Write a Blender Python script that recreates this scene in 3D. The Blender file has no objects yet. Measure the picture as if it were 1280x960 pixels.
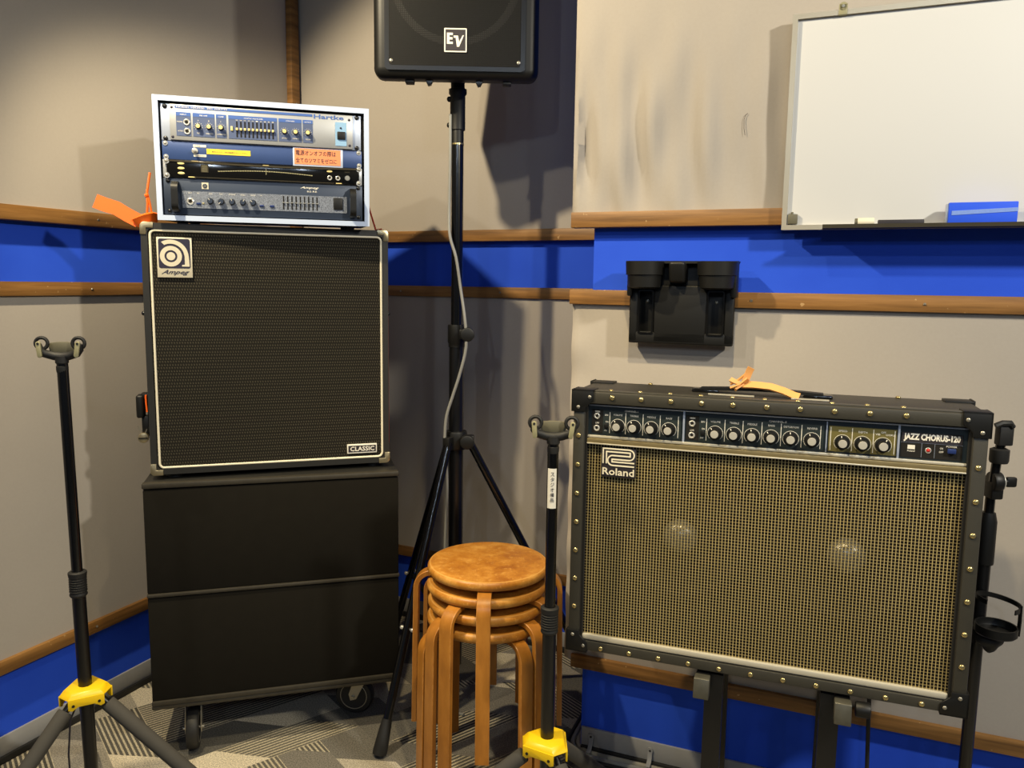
import bpy, bmesh, math, random
from mathutils import Vector, Matrix
random.seed(7)
SC = bpy.context.scene
COL = SC.collection
R_ = math.radians
PI = math.pi

# ------------------------------------------------------------------ camera
FPX = 979.587
CAMH = 1.3173
pit, rol = R_(7.3082), R_(-0.8131)
_rt = Vector((1, 0, 0)); _fw = Vector((0, math.cos(pit), -math.sin(pit))); _up = Vector((0, math.sin(pit), math.cos(pit)))
CX = _rt * math.cos(rol) - _up * math.sin(rol)
CY = _rt * math.sin(rol) + _up * math.cos(rol)
CO = Vector((0, 0, CAMH))
cam = bpy.data.cameras.new('camera'); camo = bpy.data.objects.new('camera', cam); COL.objects.link(camo)
cam.sensor_fit = 'HORIZONTAL'; cam.sensor_width = 36; cam.lens = 36 * FPX / 1280; cam.clip_start = .02
mw = Matrix.Identity(4)
for i in range(3):
    mw[i][0] = CX[i]; mw[i][1] = CY[i]; mw[i][2] = -_fw[i]; mw[i][3] = CO[i]
camo.matrix_world = mw
SC.camera = camo

def ray(px, py): return _fw + CX * ((px - 640) / FPX) + CY * ((480 - py) / FPX)

# ------------------------------------------------------------------ materials
def lin(v):
    v /= 255
    return v / 12.92 if v <= .04045 else ((v + .055) / 1.055) ** 2.4
def c(r, g, b): return (lin(r), lin(g), lin(b), 1)

class NT:
    def __init__(s, name):
        s.m = bpy.data.materials.new(name); s.m.use_nodes = True
        s.t = s.m.node_tree; s.b = s.t.nodes['Principled BSDF']; s.out = s.t.nodes['Material Output']
    def n(s, typ, **kw):
        o = s.t.nodes.new(typ)
        for k, v in kw.items():
            if k in o.inputs: s.put(o.inputs[k], v)
            else: setattr(o, k, v)
        return o
    def put(s, inp, v):
        if isinstance(v, bpy.types.NodeSocket): s.t.links.new(v, inp)
        elif isinstance(v, bpy.types.Node): s.t.links.new(v.outputs[0], inp)
        else: inp.default_value = v
    def math(s, op, a, b=None, cc=None):
        o = s.t.nodes.new('ShaderNodeMath'); o.operation = op
        s.put(o.inputs[0], a)
        if b is not None: s.put(o.inputs[1], b)
        if cc is not None: s.put(o.inputs[2], cc)
        return o.outputs[0]
    def mix(s, f, a, b):
        o = s.t.nodes.new('ShaderNodeMix'); o.data_type = 'RGBA'
        s.put(o.inputs[0], f); s.put(o.inputs[6], a); s.put(o.inputs[7], b)
        return o.outputs[2]
    def obj(s): return s.n('ShaderNodeTexCoord').outputs['Object']
    def xyz(s, v=None):
        o = s.n('ShaderNodeSeparateXYZ'); s.put(o.inputs[0], v if v is not None else s.obj()); return o.outputs
    def noise(s, scale, detail=3, vec=None, rough=.5):
        o = s.n('ShaderNodeTexNoise'); s.put(o.inputs['Vector'], vec if vec is not None else s.obj())
        o.inputs['Scale'].default_value = scale; o.inputs['Detail'].default_value = detail; o.inputs['Roughness'].default_value = rough
        return o.outputs[0]
    def bump(s, h, strength=.2, dist=.002):
        o = s.n('ShaderNodeBump'); s.put(o.inputs['Height'], h); o.inputs['Strength'].default_value = strength; o.inputs['Distance'].default_value = dist
        s.t.links.new(o.outputs[0], s.b.inputs['Normal'])
    def ramp(s, f, stops):
        o = s.n('ShaderNodeValToRGB'); s.put(o.inputs[0], f)
        e = o.color_ramp.elements
        while len(e) < len(stops): e.new(.5)
        for q, (p, col) in zip(e, stops): q.position = p; q.color = col
        return o.outputs[0]
    def set(s, col, rough=.5, metal=0, spec=None):
        s.put(s.b.inputs['Base Color'], col); s.put(s.b.inputs['Roughness'], rough); s.b.inputs['Metallic'].default_value = metal
        if spec is not None: s.b.inputs['Specular IOR Level'].default_value = spec
        return s.m

def plain(name, col, rough=.5, metal=0, spec=None, var=.12, scale=30, bump=0, bscale=400):
    t = NT(name)
    dark = tuple(x * (1 - var) for x in col[:3]) + (1,); lite = tuple(min(1, x * (1 + var)) for x in col[:3]) + (1,)
    f = t.noise(scale, 3)
    t.set(t.mix(f, dark, lite), rough, metal, spec)
    if bump: t.bump(t.noise(bscale, 2), bump, .001)
    return t.m

M = {}
def fabric():
    t = NT('wall_fabric')
    n1 = t.noise(2.2, 4); n2 = t.noise(160, 2)
    col = t.mix(n1, c(163, 156, 148), c(177, 170, 161))
    t.set(t.mix(t.math('MULTIPLY', n2, .25), col, c(150, 141, 130)), .93, 0, .15)
    t.bump(n2, .12, .001)
    return t.m
M['fabric'] = fabric()
def blue():
    t = NT('blue_carpeted_board')
    n = t.noise(9, 3); n2 = t.noise(500, 2)
    t.set(t.mix(n, c(32, 74, 206), c(40, 85, 218)), .8, 0, .25)
    t.bump(n2, .15, .001)
    return t.m
M['blue'] = blue()
def wood(name, a, b, d, sc=(3, 3, 60), rough=.55, chips=False):
    t = NT(name)
    mp = t.n('ShaderNodeMapping'); t.put(mp.inputs[0], t.obj()); mp.inputs['Scale'].default_value = sc
    n = t.noise(1.6, 5, mp.outputs[0], .6)
    col = t.ramp(n, [(.3, a), (.52, b), (.75, d)])
    if chips:
        ch = t.noise(70, 4); f = t.math('GREATER_THAN', ch, .71)
        col = t.mix(t.math('MULTIPLY', f, .55), col, c(205, 170, 120))
    t.set(col, rough); t.bump(n, .15, .002)
    return t.m
M['rail'] = wood('stained_pine', c(100, 68, 31), c(136, 96, 48), c(162, 118, 64), (2, 2, 40), .5, True)
M['stool'] = wood('honey_birch', c(146, 92, 30), c(172, 112, 40), c(192, 130, 52), (14, 14, 4), .33)
M['stooledgelight'] = wood('birch_edge_highlight', c(176, 112, 44), c(196, 132, 60), c(206, 150, 80), (14, 14, 60), .35)  # lighter birch tone for the leg bevels: edge highlights painted as colour
def seatmat():
    t = NT('worn_birch_seat')
    n = t.noise(14, 6, None, .7); n2 = t.noise(60, 4, None, .65)
    col = t.ramp(n, [(.33, c(160, 96, 28)), (.5, c(190, 126, 44)), (.68, c(216, 158, 74))])
    f = t.math('MULTIPLY', t.math('GREATER_THAN', n2, .6), .35)
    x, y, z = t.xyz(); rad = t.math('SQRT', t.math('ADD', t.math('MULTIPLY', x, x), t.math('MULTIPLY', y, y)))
    rim = t.math('MULTIPLY', t.math('LESS_THAN', t.math('ABSOLUTE', t.math('SUBTRACT', rad, .1535)), .0018), .6)  # pale line round the rim: worn edge with its highlight painted in
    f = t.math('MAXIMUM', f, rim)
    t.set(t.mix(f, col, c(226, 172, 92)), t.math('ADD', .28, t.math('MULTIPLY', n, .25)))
    t.bump(n2, .05, .001)
    return t.m
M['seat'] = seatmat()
M['skirt'] = plain('grey_skirting_paint', c(150, 150, 150), .6, var=.08)
M['blackrub'] = plain('black_rubber', c(24, 24, 24), .6, bump=.1)
M['black'] = plain('black_plastic', c(15, 15, 14), .48, 0, .4, bump=.06, bscale=250)
M['blackmetal'] = plain('black_powder_metal', c(14, 14, 15), .3, 0, .6)
M['gloss'] = plain('gloss_black_steel', c(10, 10, 11), .16, 0, .7)
M['foam'] = plain('charcoal_foam_sleeve', c(62, 60, 56), .85, bump=.3, bscale=300)
M['yellow'] = plain('yellow_plastic', c(236, 196, 20), .38, var=.03)
M['paleplastic'] = plain('pale_worn_plastic', c(150, 145, 112), .5)
M['smoke'] = plain('smoke_grey_rubber', c(98, 94, 76), .5)
M['tolex'] = plain('black_tolex', c(31, 30, 27), .5, 0, .5, bump=.5, bscale=700)
M['tolexjc'] = plain('worn_black_vinyl', c(40, 38, 33), .48, 0, .5, bump=.25, bscale=500)
M['leatherjc'] = plain('vinyl_edging', c(56, 54, 47), .45, 0, .5, bump=.15, bscale=300)
M['carpetblack'] = plain('black_speaker_cloth', c(27, 25, 21), .95, 0, .1, bump=.5, bscale=900)
M['wornstrip'] = plain('worn_vinyl_edging', c(47, 43, 34), .6, var=.35, scale=60, bump=.2)
M['frontstop'] = plain('scuffed_grey_metal', c(84, 82, 72), .4, .4, var=.35, scale=50)
M['corner'] = plain('brushed_nickel_corner', c(186, 172, 138), .35, .85)
M['chrome'] = plain('chrome', c(214, 212, 205), .25, .55)
M['knobcap'] = plain('spun_metal_cap', c(206, 202, 190), .35, .35)
M['steel'] = plain('zinc_steel', c(168, 164, 152), .35, .7)
M['brass'] = plain('brass_stud', c(196, 178, 126), .25, .85)
M['white'] = plain('white_ink', c(232, 228, 216), .5, var=.02)
M['cream'] = plain('cream_plastic', c(226, 206, 140), .45, var=.05)
M['piping'] = plain('cream_piping', c(228, 220, 196), .4, var=.03)
M['alu'] = plain('pale_aluminium_edge', c(198, 212, 238), .4, .15, var=.03)
M['alu2'] = plain('aluminium_profile', c(196, 186, 164), .35, .6, var=.04)
M['silver'] = plain('silver_trim', c(214, 208, 190), .3, .4, var=.06)
M['dulltrim'] = plain('dull_gold_trim', c(142, 128, 92), .4, .5)
M['hartplate'] = plain('brushed_aluminium_plate', c(176, 178, 180), .38, .45, var=.08, scale=12)
M['ear'] = plain('anodised_rack_ear', c(176, 186, 206), .4, .4, var=.03)
M['panelblue'] = plain('slate_blue_print', c(74, 88, 124), .5, var=.05)
M['stripblue'] = plain('blue_print', c(62, 96, 168), .5, var=.05)
M['paleblue'] = plain('pale_blue_print', c(136, 176, 214), .5, var=.03)
M['navy'] = plain('navy_painted_steel', c(52, 74, 124), .4, .2, var=.06)
M['gunmetal'] = plain('dark_gunmetal_panel', c(52, 62, 80), .42, .3, var=.05)
def speckle():
    t = NT('grey_speckled_panel'); n = t.noise(900, 2)
    t.set(t.ramp(n, [(.4, c(66, 72, 84)), (.6, c(140, 148, 164))]), .5); return t.m
M['speckle'] = speckle()
M['glossblack'] = plain('gloss_black_panel', c(16, 15, 13), .12, 0, .6)
M['bronze'] = plain('dark_bronze_bevel', c(74, 66, 48), .3, .5)
M['orange'] = plain('orange_vinyl_strap', c(246, 104, 20), .45, var=.04)
M['orangelab'] = plain('orange_paper_label', c(232, 142, 96), .6, var=.06)
M['yellowlab'] = plain('yellow_tape', c(240, 206, 56), .5, var=.03)
M['ink'] = plain('dark_ink', c(40, 36, 42), .6)
M['purple'] = plain('dark_violet_enamel', c(42, 38, 56), .4)
M['plate'] = plain('cream_enamel_plate', c(214, 206, 182), .4, .2, var=.04)
M['darkpanel'] = plain('dark_green_grey_panel', c(38, 46, 46), .45, var=.08)
M['jcpanel'] = plain('dark_teal_panel', c(30, 40, 46), .4, var=.08)
M['olive'] = plain('olive_panel', c(104, 96, 52), .45, var=.06)
M['ledred'] = plain('red_lamp_lens', c(190, 40, 30), .25)
M['wbsurf'] = plain('white_enamel_board', c(204, 204, 203), .38, 0, .3, var=.015, scale=3)
M['royal'] = plain('royal_blue_felt', c(28, 84, 232), .7, var=.04)
M['palestripe'] = plain('pale_blue_stripe', c(120, 150, 220), .7, var=.15, scale=200)
M['tan'] = plain('tan_leather', c(206, 148, 84), .55, var=.12)
M['cablegrey'] = plain('grey_cable_sheath', c(132, 132, 128), .45)
M['cablegold'] = plain('pale_grey_cable', c(150, 146, 132), .45)
M['red'] = plain('dark_red_cord', c(150, 40, 24), .5)
M['ceiling'] = plain('ceiling_board', c(96, 94, 92), .9)
M['switchblue'] = plain('navy_rocker', c(36, 52, 104), .35)
M['dome'] = plain('aluminium_dust_cap', c(206, 201, 187), .33, .6)
M['cone'] = plain('black_paper_cone', c(30, 27, 22), .85)
M['fabricblack'] = plain('black_void_cloth', c(16, 14, 11), .95)

def pulse(t, v, pitch, duty, soft=.12):
    # 1 inside a thread, 0 in a gap, soft edge
    f = t.math('PINGPONG', v, pitch / 2)
    mr = t.n('ShaderNodeMapRange'); mr.interpolation_type = 'SMOOTHSTEP'
    t.put(mr.inputs[0], f); mr.inputs[1].default_value = pitch / 2 * (duty - soft); mr.inputs[2].default_value = pitch / 2 * (duty + soft)
    mr.inputs[3].default_value = 1; mr.inputs[4].default_value = 0
    return mr.outputs[0]
def jcgrille():
    t = NT('woven_gold_thread_grille')
    x, y, z = t.xyz()
    px = pulse(t, x, .0062, .22, .07); pz = pulse(t, z, .0062, .22, .07)
    th = t.math('MAXIMUM', px, pz)
    n = t.noise(5, 3)
    gold = t.mix(px, t.mix(n, c(142, 127, 86), c(122, 107, 68)), t.mix(n, c(192, 175, 122), c(172, 154, 100)))
    t.set(t.mix(th, c(30, 22, 14), gold), .55, 0, .3)
    tr = t.n('ShaderNodeBsdfTransparent'); mx = t.n('ShaderNodeMixShader')
    fac = t.math('MULTIPLY_ADD', th, .8, .2)
    t.put(mx.inputs[0], fac); t.t.links.new(tr.outputs[0], mx.inputs[1]); t.t.links.new(t.b.outputs[0], mx.inputs[2])
    t.t.links.new(mx.outputs[0], t.out.inputs[0])
    return t.m
M['jcgrille'] = jcgrille()
def bassgrille():
    t = NT('black_woven_bass_cloth')
    br = t.n('ShaderNodeTexBrick'); x, y, z = t.xyz()
    cb = t.n('ShaderNodeCombineXYZ'); t.put(cb.inputs[0], t.math('ADD', x, t.math('MULTIPLY', z, .18))); t.put(cb.inputs[1], z)
    t.put(br.inputs['Vector'], cb.outputs[0])
    br.inputs['Scale'].default_value = 1; br.inputs['Brick Width'].default_value = .0066; br.inputs['Row Height'].default_value = .0083
    br.inputs['Mortar Size'].default_value = .0021; br.inputs['Mortar Smooth'].default_value = .35
    br.offset = .5
    row = pulse(t, z, .0166, .55)
    n = t.noise(4, 3); n2 = t.noise(220, 2)
    lite = t.mix(n, c(64, 60, 49), c(82, 77, 62))
    lite = t.mix(t.math('MULTIPLY', row, .45), lite, c(34, 31, 25))
    col = t.mix(br.outputs['Fac'], lite, c(22, 20, 16))
    t.set(t.mix(t.math('MULTIPLY', n2, .3), col, c(30, 28, 22)), .85, 0, .2)
    t.bump(br.outputs['Fac'], -.4, .001)
    return t.m
M['bassgrille'] = bassgrille()
def pagrille():
    t = NT('perforated_steel_grille')
    x, y, z = t.xyz()
    vo = t.n('ShaderNodeTexVoronoi'); vo.inputs['Scale'].default_value = 190; vo.inputs['Randomness'].default_value = .08
    t.put(vo.inputs['Vector'], t.obj())
    hole = t.math('LESS_THAN', vo.outputs[0], .33)
    t.set(c(15, 14, 12), .55, 0, .25)
    tr = t.n('ShaderNodeBsdfTransparent'); mx = t.n('ShaderNodeMixShader')
    t.put(mx.inputs[0], t.math('SUBTRACT', 1, t.math('MULTIPLY', hole, .85))); t.t.links.new(tr.outputs[0], mx.inputs[1]); t.t.links.new(t.b.outputs[0], mx.inputs[2])
    t.t.links.new(mx.outputs[0], t.out.inputs[0])
    return t.m
M['pagrille'] = pagrille()
def carpet():
    t = NT('patterned_carpet_tiles')
    mp = t.n('ShaderNodeMapping'); t.put(mp.inputs[0], t.obj()); mp.inputs['Rotation'].default_value = (0, 0, R_(-38))
    x, y, z = t.xyz(mp.outputs[0])
    tx = t.math('FLOOR', t.math('DIVIDE', x, .5)); ty = t.math('FLOOR', t.math('DIVIDE', y, .5))
    chk = t.math('MODULO', t.math('ABSOLUTE', t.math('ADD', tx, ty)), 2)
    def sel(a, b): return t.math('ADD', t.math('MULTIPLY', a, chk), t.math('MULTIPLY', b, t.math('SUBTRACT', 1, chk)))
    u, v = sel(x, y), sel(y, x)
    row = t.math('FLOOR', t.math('DIVIDE', v, .125))
    wn = t.n('ShaderNodeTexWhiteNoise'); wn.noise_dimensions = '3D'
    cb0 = t.n('ShaderNodeCombineXYZ'); t.put(cb0.inputs[0], tx); t.put(cb0.inputs[1], ty); t.put(cb0.inputs[2], row)
    t.put(wn.inputs[0], cb0.outputs[0])
    # skewed ends: slide u along v so that blocks are parallelograms
    uu = t.math('ADD', t.math('ADD', u, t.math('MULTIPLY', v, .9)), wn.outputs[0])
    cell = t.math('FLOOR', t.math('DIVIDE', uu, .27))
    wn2 = t.n('ShaderNodeTexWhiteNoise'); wn2.noise_dimensions = '3D'
    cb1 = t.n('ShaderNodeCombineXYZ'); t.put(cb1.inputs[0], t.math('ADD', cell, t.math('MULTIPLY', tx, 13.7))); t.put(cb1.inputs[1], t.math('ADD', row, .37)); t.put(cb1.inputs[2], ty)
    t.put(wn2.inputs[0], cb1.outputs[0])
    rnd = wn2.outputs[0]
    sp = t.n('ShaderNodeSeparateColor'); t.put(sp.inputs[0], wn2.outputs[1])
    tone = t.ramp(rnd, [(0, c(86, 85, 82)), (.35, c(128, 124, 116)), (.7, c(172, 165, 150)), (1, c(216, 206, 184))])
    st = pulse(t, v, .0125, .42)
    isst = t.math('GREATER_THAN', sp.outputs[1], .68)
    dk = t.mix(rnd, c(78, 76, 72), c(104, 101, 94))
    stc = t.mix(st, dk, c(186, 177, 154))
    col = t.mix(isst, tone, stc)
    n = t.noise(260, 3, None, .7); n2 = t.noise(700, 2)
    sp2 = t.ramp(n, [(.36, (.35, .35, .35, 1)), (.62, (1.35, 1.33, 1.28, 1))])
    mm = t.n('ShaderNodeMix'); mm.data_type = 'RGBA'; mm.blend_type = 'MULTIPLY'; mm.inputs[0].default_value = .75
    t.put(mm.inputs[6], col); t.put(mm.inputs[7], sp2)
    t.set(mm.outputs[2], .95, 0, .1)
    t.bump(n2, .5, .003)
    return t.m
M['carpet'] = carpet()

# ------------------------------------------------------------------ mesh building
OFF = {}
class MB:
    def __init__(s, M_=None): s.b = bmesh.new(); s.M = M_
    def _add(s, tmp, M_=None):
        me = bpy.data.meshes.new('tmp'); 
        if M_ is not None: bmesh.ops.transform(tmp, matrix=M_, verts=tmp.verts)
        if s.M is not None: bmesh.ops.transform(tmp, matrix=s.M, verts=tmp.verts)
        tmp.to_mesh(me); tmp.free(); s.b.from_mesh(me); bpy.data.meshes.remove(me); return s
    def box(s, x0, x1, y0, y1, z0, z1, bev=0, seg=2, M_=None, taper=None):
        t = bmesh.new(); bmesh.ops.create_cube(t, size=1)
        for v in t.verts:
            v.co = Vector(((x0 + x1) / 2 + v.co.x * (x1 - x0), (y0 + y1) / 2 + v.co.y * (y1 - y0), (z0 + z1) / 2 + v.co.z * (z1 - z0)))
        if taper: 
            for v in t.verts: v.co = Vector(taper(v.co))
        if bev: bmesh.ops.bevel(t, geom=t.edges[:], offset=bev, segments=seg, affect='EDGES', profile=.5)
        return s._add(t, M_)
    def cyl(s, p0, p1, r0, r1=None, n=20, bev=0):
        p0, p1 = Vector(p0), Vector(p1); d = p1 - p0; L = d.length
        t = bmesh.new(); bmesh.ops.create_cone(t, cap_ends=True, segments=n, radius1=r0, radius2=r0 if r1 is None else r1, depth=L)
        if bev: 
            ed = [e for e in t.edges if abs(e.verts[0].co.z - e.verts[1].co.z) < 1e-6 and len(e.link_faces) == 2]
            bmesh.ops.bevel(t, geom=ed, offset=bev, segments=2, affect='EDGES', profile=.5)
        q = d.to_track_quat('Z', 'Y').to_matrix().to_4x4()
        return s._add(t, Matrix.Translation((p0 + p1) / 2) @ q)
    def lathe(s, prof, n=32, M_=None, ang=2 * PI):
        t = bmesh.new(); full = ang > 6.28
        k = n if full else n + 1
        rings = []
        for r, z in prof:
            rings.append([t.verts.new((r * math.cos(ang * i / n), r * math.sin(ang * i / n), z)) for i in range(k)])
        for a, b in zip(rings, rings[1:]):
            for i in range(n):
                j = (i + 1) % k
                try: t.faces.new((a[i], a[j], b[j], b[i]))
                except ValueError: pass
        bmesh.ops.remove_doubles(t, verts=t.verts, dist=1e-6)
        bmesh.ops.recalc_face_normals(t, faces=t.faces)
        return s._add(t, M_)
    def tube(s, pts, r, n=10, closed=False, rs=None):
        pts = [Vector(p) for p in pts]; t = bmesh.new(); N = len(pts); rings = []
        nv = None
        for i, p in enumerate(pts):
            a = pts[(i - 1) % N] if (closed or i > 0) else p; b = pts[(i + 1) % N] if (closed or i < N - 1) else p
            tg = (b - a).normalized()
            if nv is None: nv = tg.orthogonal().normalized()
            nv = (nv - tg * nv.dot(tg)).normalized(); bn = tg.cross(nv); rr = rs[i] if rs else r
            rings.append([t.verts.new(p + (nv * math.cos(2 * PI * k / n) + bn * math.sin(2 * PI * k / n)) * rr) for k in range(n)])
        for i in range(N if closed else N - 1):
            a, b = rings[i], rings[(i + 1) % N]
            off = 0
            if closed and i == N - 1:
                off = min(range(n), key=lambda o: (a[0].co - b[o].co).length)
            for k in range(n): t.faces.new((a[k], a[(k + 1) % n], b[(k + 1 + off) % n], b[(k + off) % n]))
        if not closed: t.faces.new(rings[0][::-1]); t.faces.new(rings[-1])
        bmesh.ops.recalc_face_normals(t, faces=t.faces)
        return s._add(t)
    def sweep(s, pts, w, th, wdirs):
        # flat bar: w along wdir, th along normal of (tangent,wdir)
        pts = [Vector(p) for p in pts]; t = bmesh.new(); rings = []; N = len(pts)
        for i, p in enumerate(pts):
            tg = (pts[min(i + 1, N - 1)] - pts[max(i - 1, 0)]).normalized()
            wd = Vector(wdirs[i] if isinstance(wdirs, list) else wdirs); wd = (wd - tg * wd.dot(tg)).normalized(); nn = tg.cross(wd)
            rings.append([t.verts.new(p + wd * a * w / 2 + nn * b * th / 2) for a, b in ((-1, -1), (1, -1), (1, 1), (-1, 1))])
        for a, b in zip(rings, rings[1:]):
            for k in range(4): t.faces.new((a[k], a[(k + 1) % 4], b[(k + 1) % 4], b[k]))
        t.faces.new(rings[0][::-1]); t.faces.new(rings[-1])
        bmesh.ops.recalc_face_normals(t, faces=t.faces)
        return s._add(t)
    def prism(s, poly, y0, y1, M_=None, bev=0):
        # polygon in the x,z plane, extruded along y
        t = bmesh.new()
        a = [t.verts.new((x, y0, z)) for x, z in poly]; b = [t.verts.new((x, y1, z)) for x, z in poly]
        t.faces.new(a); t.faces.new(b[::-1]); n = len(poly)
        for i in range(n): t.faces.new((a[i], a[(i + 1) % n], b[(i + 1) % n], b[i]))
        bmesh.ops.recalc_face_normals(t, faces=t.faces)
        if bev: bmesh.ops.bevel(t, geom=t.edges[:], offset=bev, segments=2, affect='EDGES', profile=.5)
        return s._add(t, M_)
    def band(s, outer, inner, y0, y1):
        # closed ring between two outlines of equal count in x,z
        t = bmesh.new(); n = len(outer)
        V = [[t.verts.new((x, y, z)) for x, z in pl] for y in (y0, y1) for pl in (outer, inner)]
        o0, i0, o1, i1 = V
        for k in range(n):
            j = (k + 1) % n
            t.faces.new((o0[k], o0[j], i0[j], i0[k])); t.faces.new((o1[k], i1[k], i1[j], o1[j]))
            t.faces.new((o0[k], o1[k], o1[j], o0[j])); t.faces.new((i0[k], i0[j], i1[j], i1[k]))
        bmesh.ops.recalc_face_normals(t, faces=t.faces)
        return s._add(t)
    def ball(s, p, r, sx=1, sy=1, sz=1, u=12, v=8):
        t = bmesh.new(); bmesh.ops.create_uvsphere(t, u_segments=u, v_segments=v, radius=r)
        return s._add(t, Matrix.Translation(p) @ Matrix.Diagonal((sx, sy, sz, 1)))
    def torus(s, p, R, r, axis='Y', n=28, m=8):
        pts = []
        for i in range(n):
            a = 2 * PI * i / n; q = {'Y': (math.cos(a), 0, math.sin(a)), 'Z': (math.cos(a), math.sin(a), 0), 'X': (0, math.cos(a), math.sin(a))}[axis]
            pts.append(Vector(p) + Vector(q) * R)
        return s.tube(pts, r, m, True)
    def text(s, body, x0, x1, z0, z1, y=0, th=.0004, shear=0, bold=0, M_=None):
        # lettering in the x,z plane facing -y, fitted to the box
        cu = bpy.data.curves.new('t', 'FONT'); cu.body = body; cu.extrude = th / 2; cu.resolution_u = 2; cu.shear = shear; cu.offset = bold
        cu.size = 1; cu.extrude = .001
        ob = bpy.data.objects.new('t', cu); COL.objects.link(ob)
        dg = bpy.context.evaluated_depsgraph_get(); me = bpy.data.meshes.new_from_object(ob.evaluated_get(dg))
        t = bmesh.new(); t.from_mesh(me); bpy.data.meshes.remove(me); bpy.data.objects.remove(ob); bpy.data.curves.remove(cu)
        xs = [v.co.x for v in t.verts]; ys = [v.co.y for v in t.verts]
        if not xs: t.free(); return s
        ax, bx, ay, by = min(xs), max(xs), min(ys), max(ys)
        for v in t.verts:
            v.co = Vector((x0 + (v.co.x - ax) / (bx - ax) * (x1 - x0), y - (v.co.z + .001) / .002 * th, z0 + (v.co.y - ay) / (by - ay) * (z1 - z0)))
        bmesh.ops.recalc_face_normals(t, faces=t.faces)
        return s._add(t, M_)
    def build(s, name, mat, parent=None, smooth=40, label=None):
        me = bpy.data.meshes.new(name)
        off = OFF.get(parent.name, Vector()) if parent else Vector()
        if off.length: bmesh.ops.translate(s.b, vec=-off, verts=s.b.verts)
        s.b.to_mesh(me); s.b.free()
        for p in me.polygons: p.use_smooth = True
        me.set_sharp_from_angle(angle=R_(smooth))
        me.materials.append(M[mat] if isinstance(mat, str) else mat)
        o = bpy.data.objects.new(name, me); COL.objects.link(o)
        if parent: o.parent = parent; OFF[o.name] = off
        if label: o['label'] = label
        return o

def thing(name, label, cat, mat4=None, off=(0, 0, 0), group=None):
    o = bpy.data.objects.new(name, None); COL.objects.link(o); o.empty_display_size = .05
    m = mat4 if mat4 is not None else Matrix.Identity(4)
    o.matrix_world = m @ Matrix.Translation(off); OFF[o.name] = Vector(off)
    o['label'] = label; o['category'] = cat
    if group: o['group'] = group
    return o
def tag(o, label, cat, group=None):
    o['label'] = label; o['category'] = cat
    if group: o['group'] = group
    return o
def recentre(o):
    # put a one-mesh thing's origin at the middle of its base
    vs = [v.co for v in o.data.vertices]
    q = Vector(((min(v.x for v in vs) + max(v.x for v in vs)) / 2, (min(v.y for v in vs) + max(v.y for v in vs)) / 2, min(v.z for v in vs)))
    o.data.transform(Matrix.Translation(-q)); o.matrix_world = o.matrix_world @ Matrix.Translation(q); return o
def struct(o): o['kind'] = 'structure'; return o
def frame(o, yaw, tilt=0, roll=0):
    m = Matrix.Rotation(R_(yaw), 4, 'Z') @ Matrix.Rotation(-R_(tilt), 4, 'X') @ Matrix.Rotation(-R_(roll), 4, 'Y')
    return Matrix.Translation(o) @ m
def arc(cx, cz, r, a0, a1, n): return [(cx + r * math.cos(R_(a0 + (a1 - a0) * i / n)), cz + r * math.sin(R_(a0 + (a1 - a0) * i / n))) for i in range(n + 1)]
def rrect(x0, x1, z0, z1, r, n=5):
    return arc(x1 - r, z0 + r, r, -90, 0, n) + arc(x1 - r, z1 - r, r, 0, 90, n) + arc(x0 + r, z1 - r, r, 90, 180, n) + arc(x0 + r, z0 + r, r, 180, 270, n)

# ------------------------------------------------------------------ room shell
ZU1, ZU0, ZL1, ZL0, ZB1, ZB0, ZS = 1.503, 1.4635, 1.304, 1.266, .297, .260, .073
TOP = 2.6
WL = ((-1.4065, 1.84), 66.68); WB = ((0, 2.7458), -25.4614); WR = ((.3025, 2.0163), -21.9567)
def wframe(w): return Matrix.Translation((w[0][0], w[0][1], 0)) @ Matrix.Rotation(R_(w[1]), 4, 'Z')   # x along wall, -y into the room
FL, FB, FR = wframe(WL), wframe(WB), wframe(WR)
def onwall(F, px, py, y=0):
    # wall coordinates (x along, z up) of the point of plane y seen at a pixel
    inv = F.inverted(); o = inv @ CO; d = inv.to_3x3() @ ray(px, py); t = (y - o.y) / d.y
    return (o + d * t).x, (o + d * t).z
def meet(A, B):
    inv = A.inverted(); o = inv @ B.translation; d = inv.to_3x3() @ (B.to_3x3() @ Vector((1, 0, 0))); return (o - d * (o.y / d.y)).x
cL = meet(FL, FB)          # s of the corner along the left wall
cB = meet(FB, FL)
SPAN = {'left': (FL, -3.2, cL + .03), 'back': (FB, cB - .03, 1.4), 'right': (FR, None, 3.0)}
s718 = onwall(FR, 718, 120, .012)[0]; s742 = onwall(FR, 742, 330, .035)[0]; s715 = onwall(FR, 713.5, 277, 0)[0]
s711 = onwall(FR, 711.5, 374, 0)[0]; s714 = onwall(FR, 714, 430, .012)[0]; s730 = onwall(FR, 730, 850, .035)[0]; s714b = onwall(FR, 713, 826, 0)[0]
D = .035
def wall(side):
    F, a, b = SPAN[side]
    if side == 'right':
        a = s742
        m = MB(F); m.prism([(a, 0), (b, 0), (b, TOP), (a, TOP)], D, D + .62)
    else:
        m = MB(F); m.prism([(a, 0), (b, 0), (b, TOP), (a, TOP)], D, D + .08)
    struct(m.build('wall_' + side, 'blue'))
for s_ in ('left', 'back', 'right'): wall(s_)
struct(MB().box(-4.2, 4.2, -2.8, 3.6, -.05, 0).build('floor', 'carpet'))
struct(MB().box(-4.2, 4.2, -2.8, 3.6, TOP, TOP + .05).build('ceiling', 'ceiling'))
tn = [0]
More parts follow.
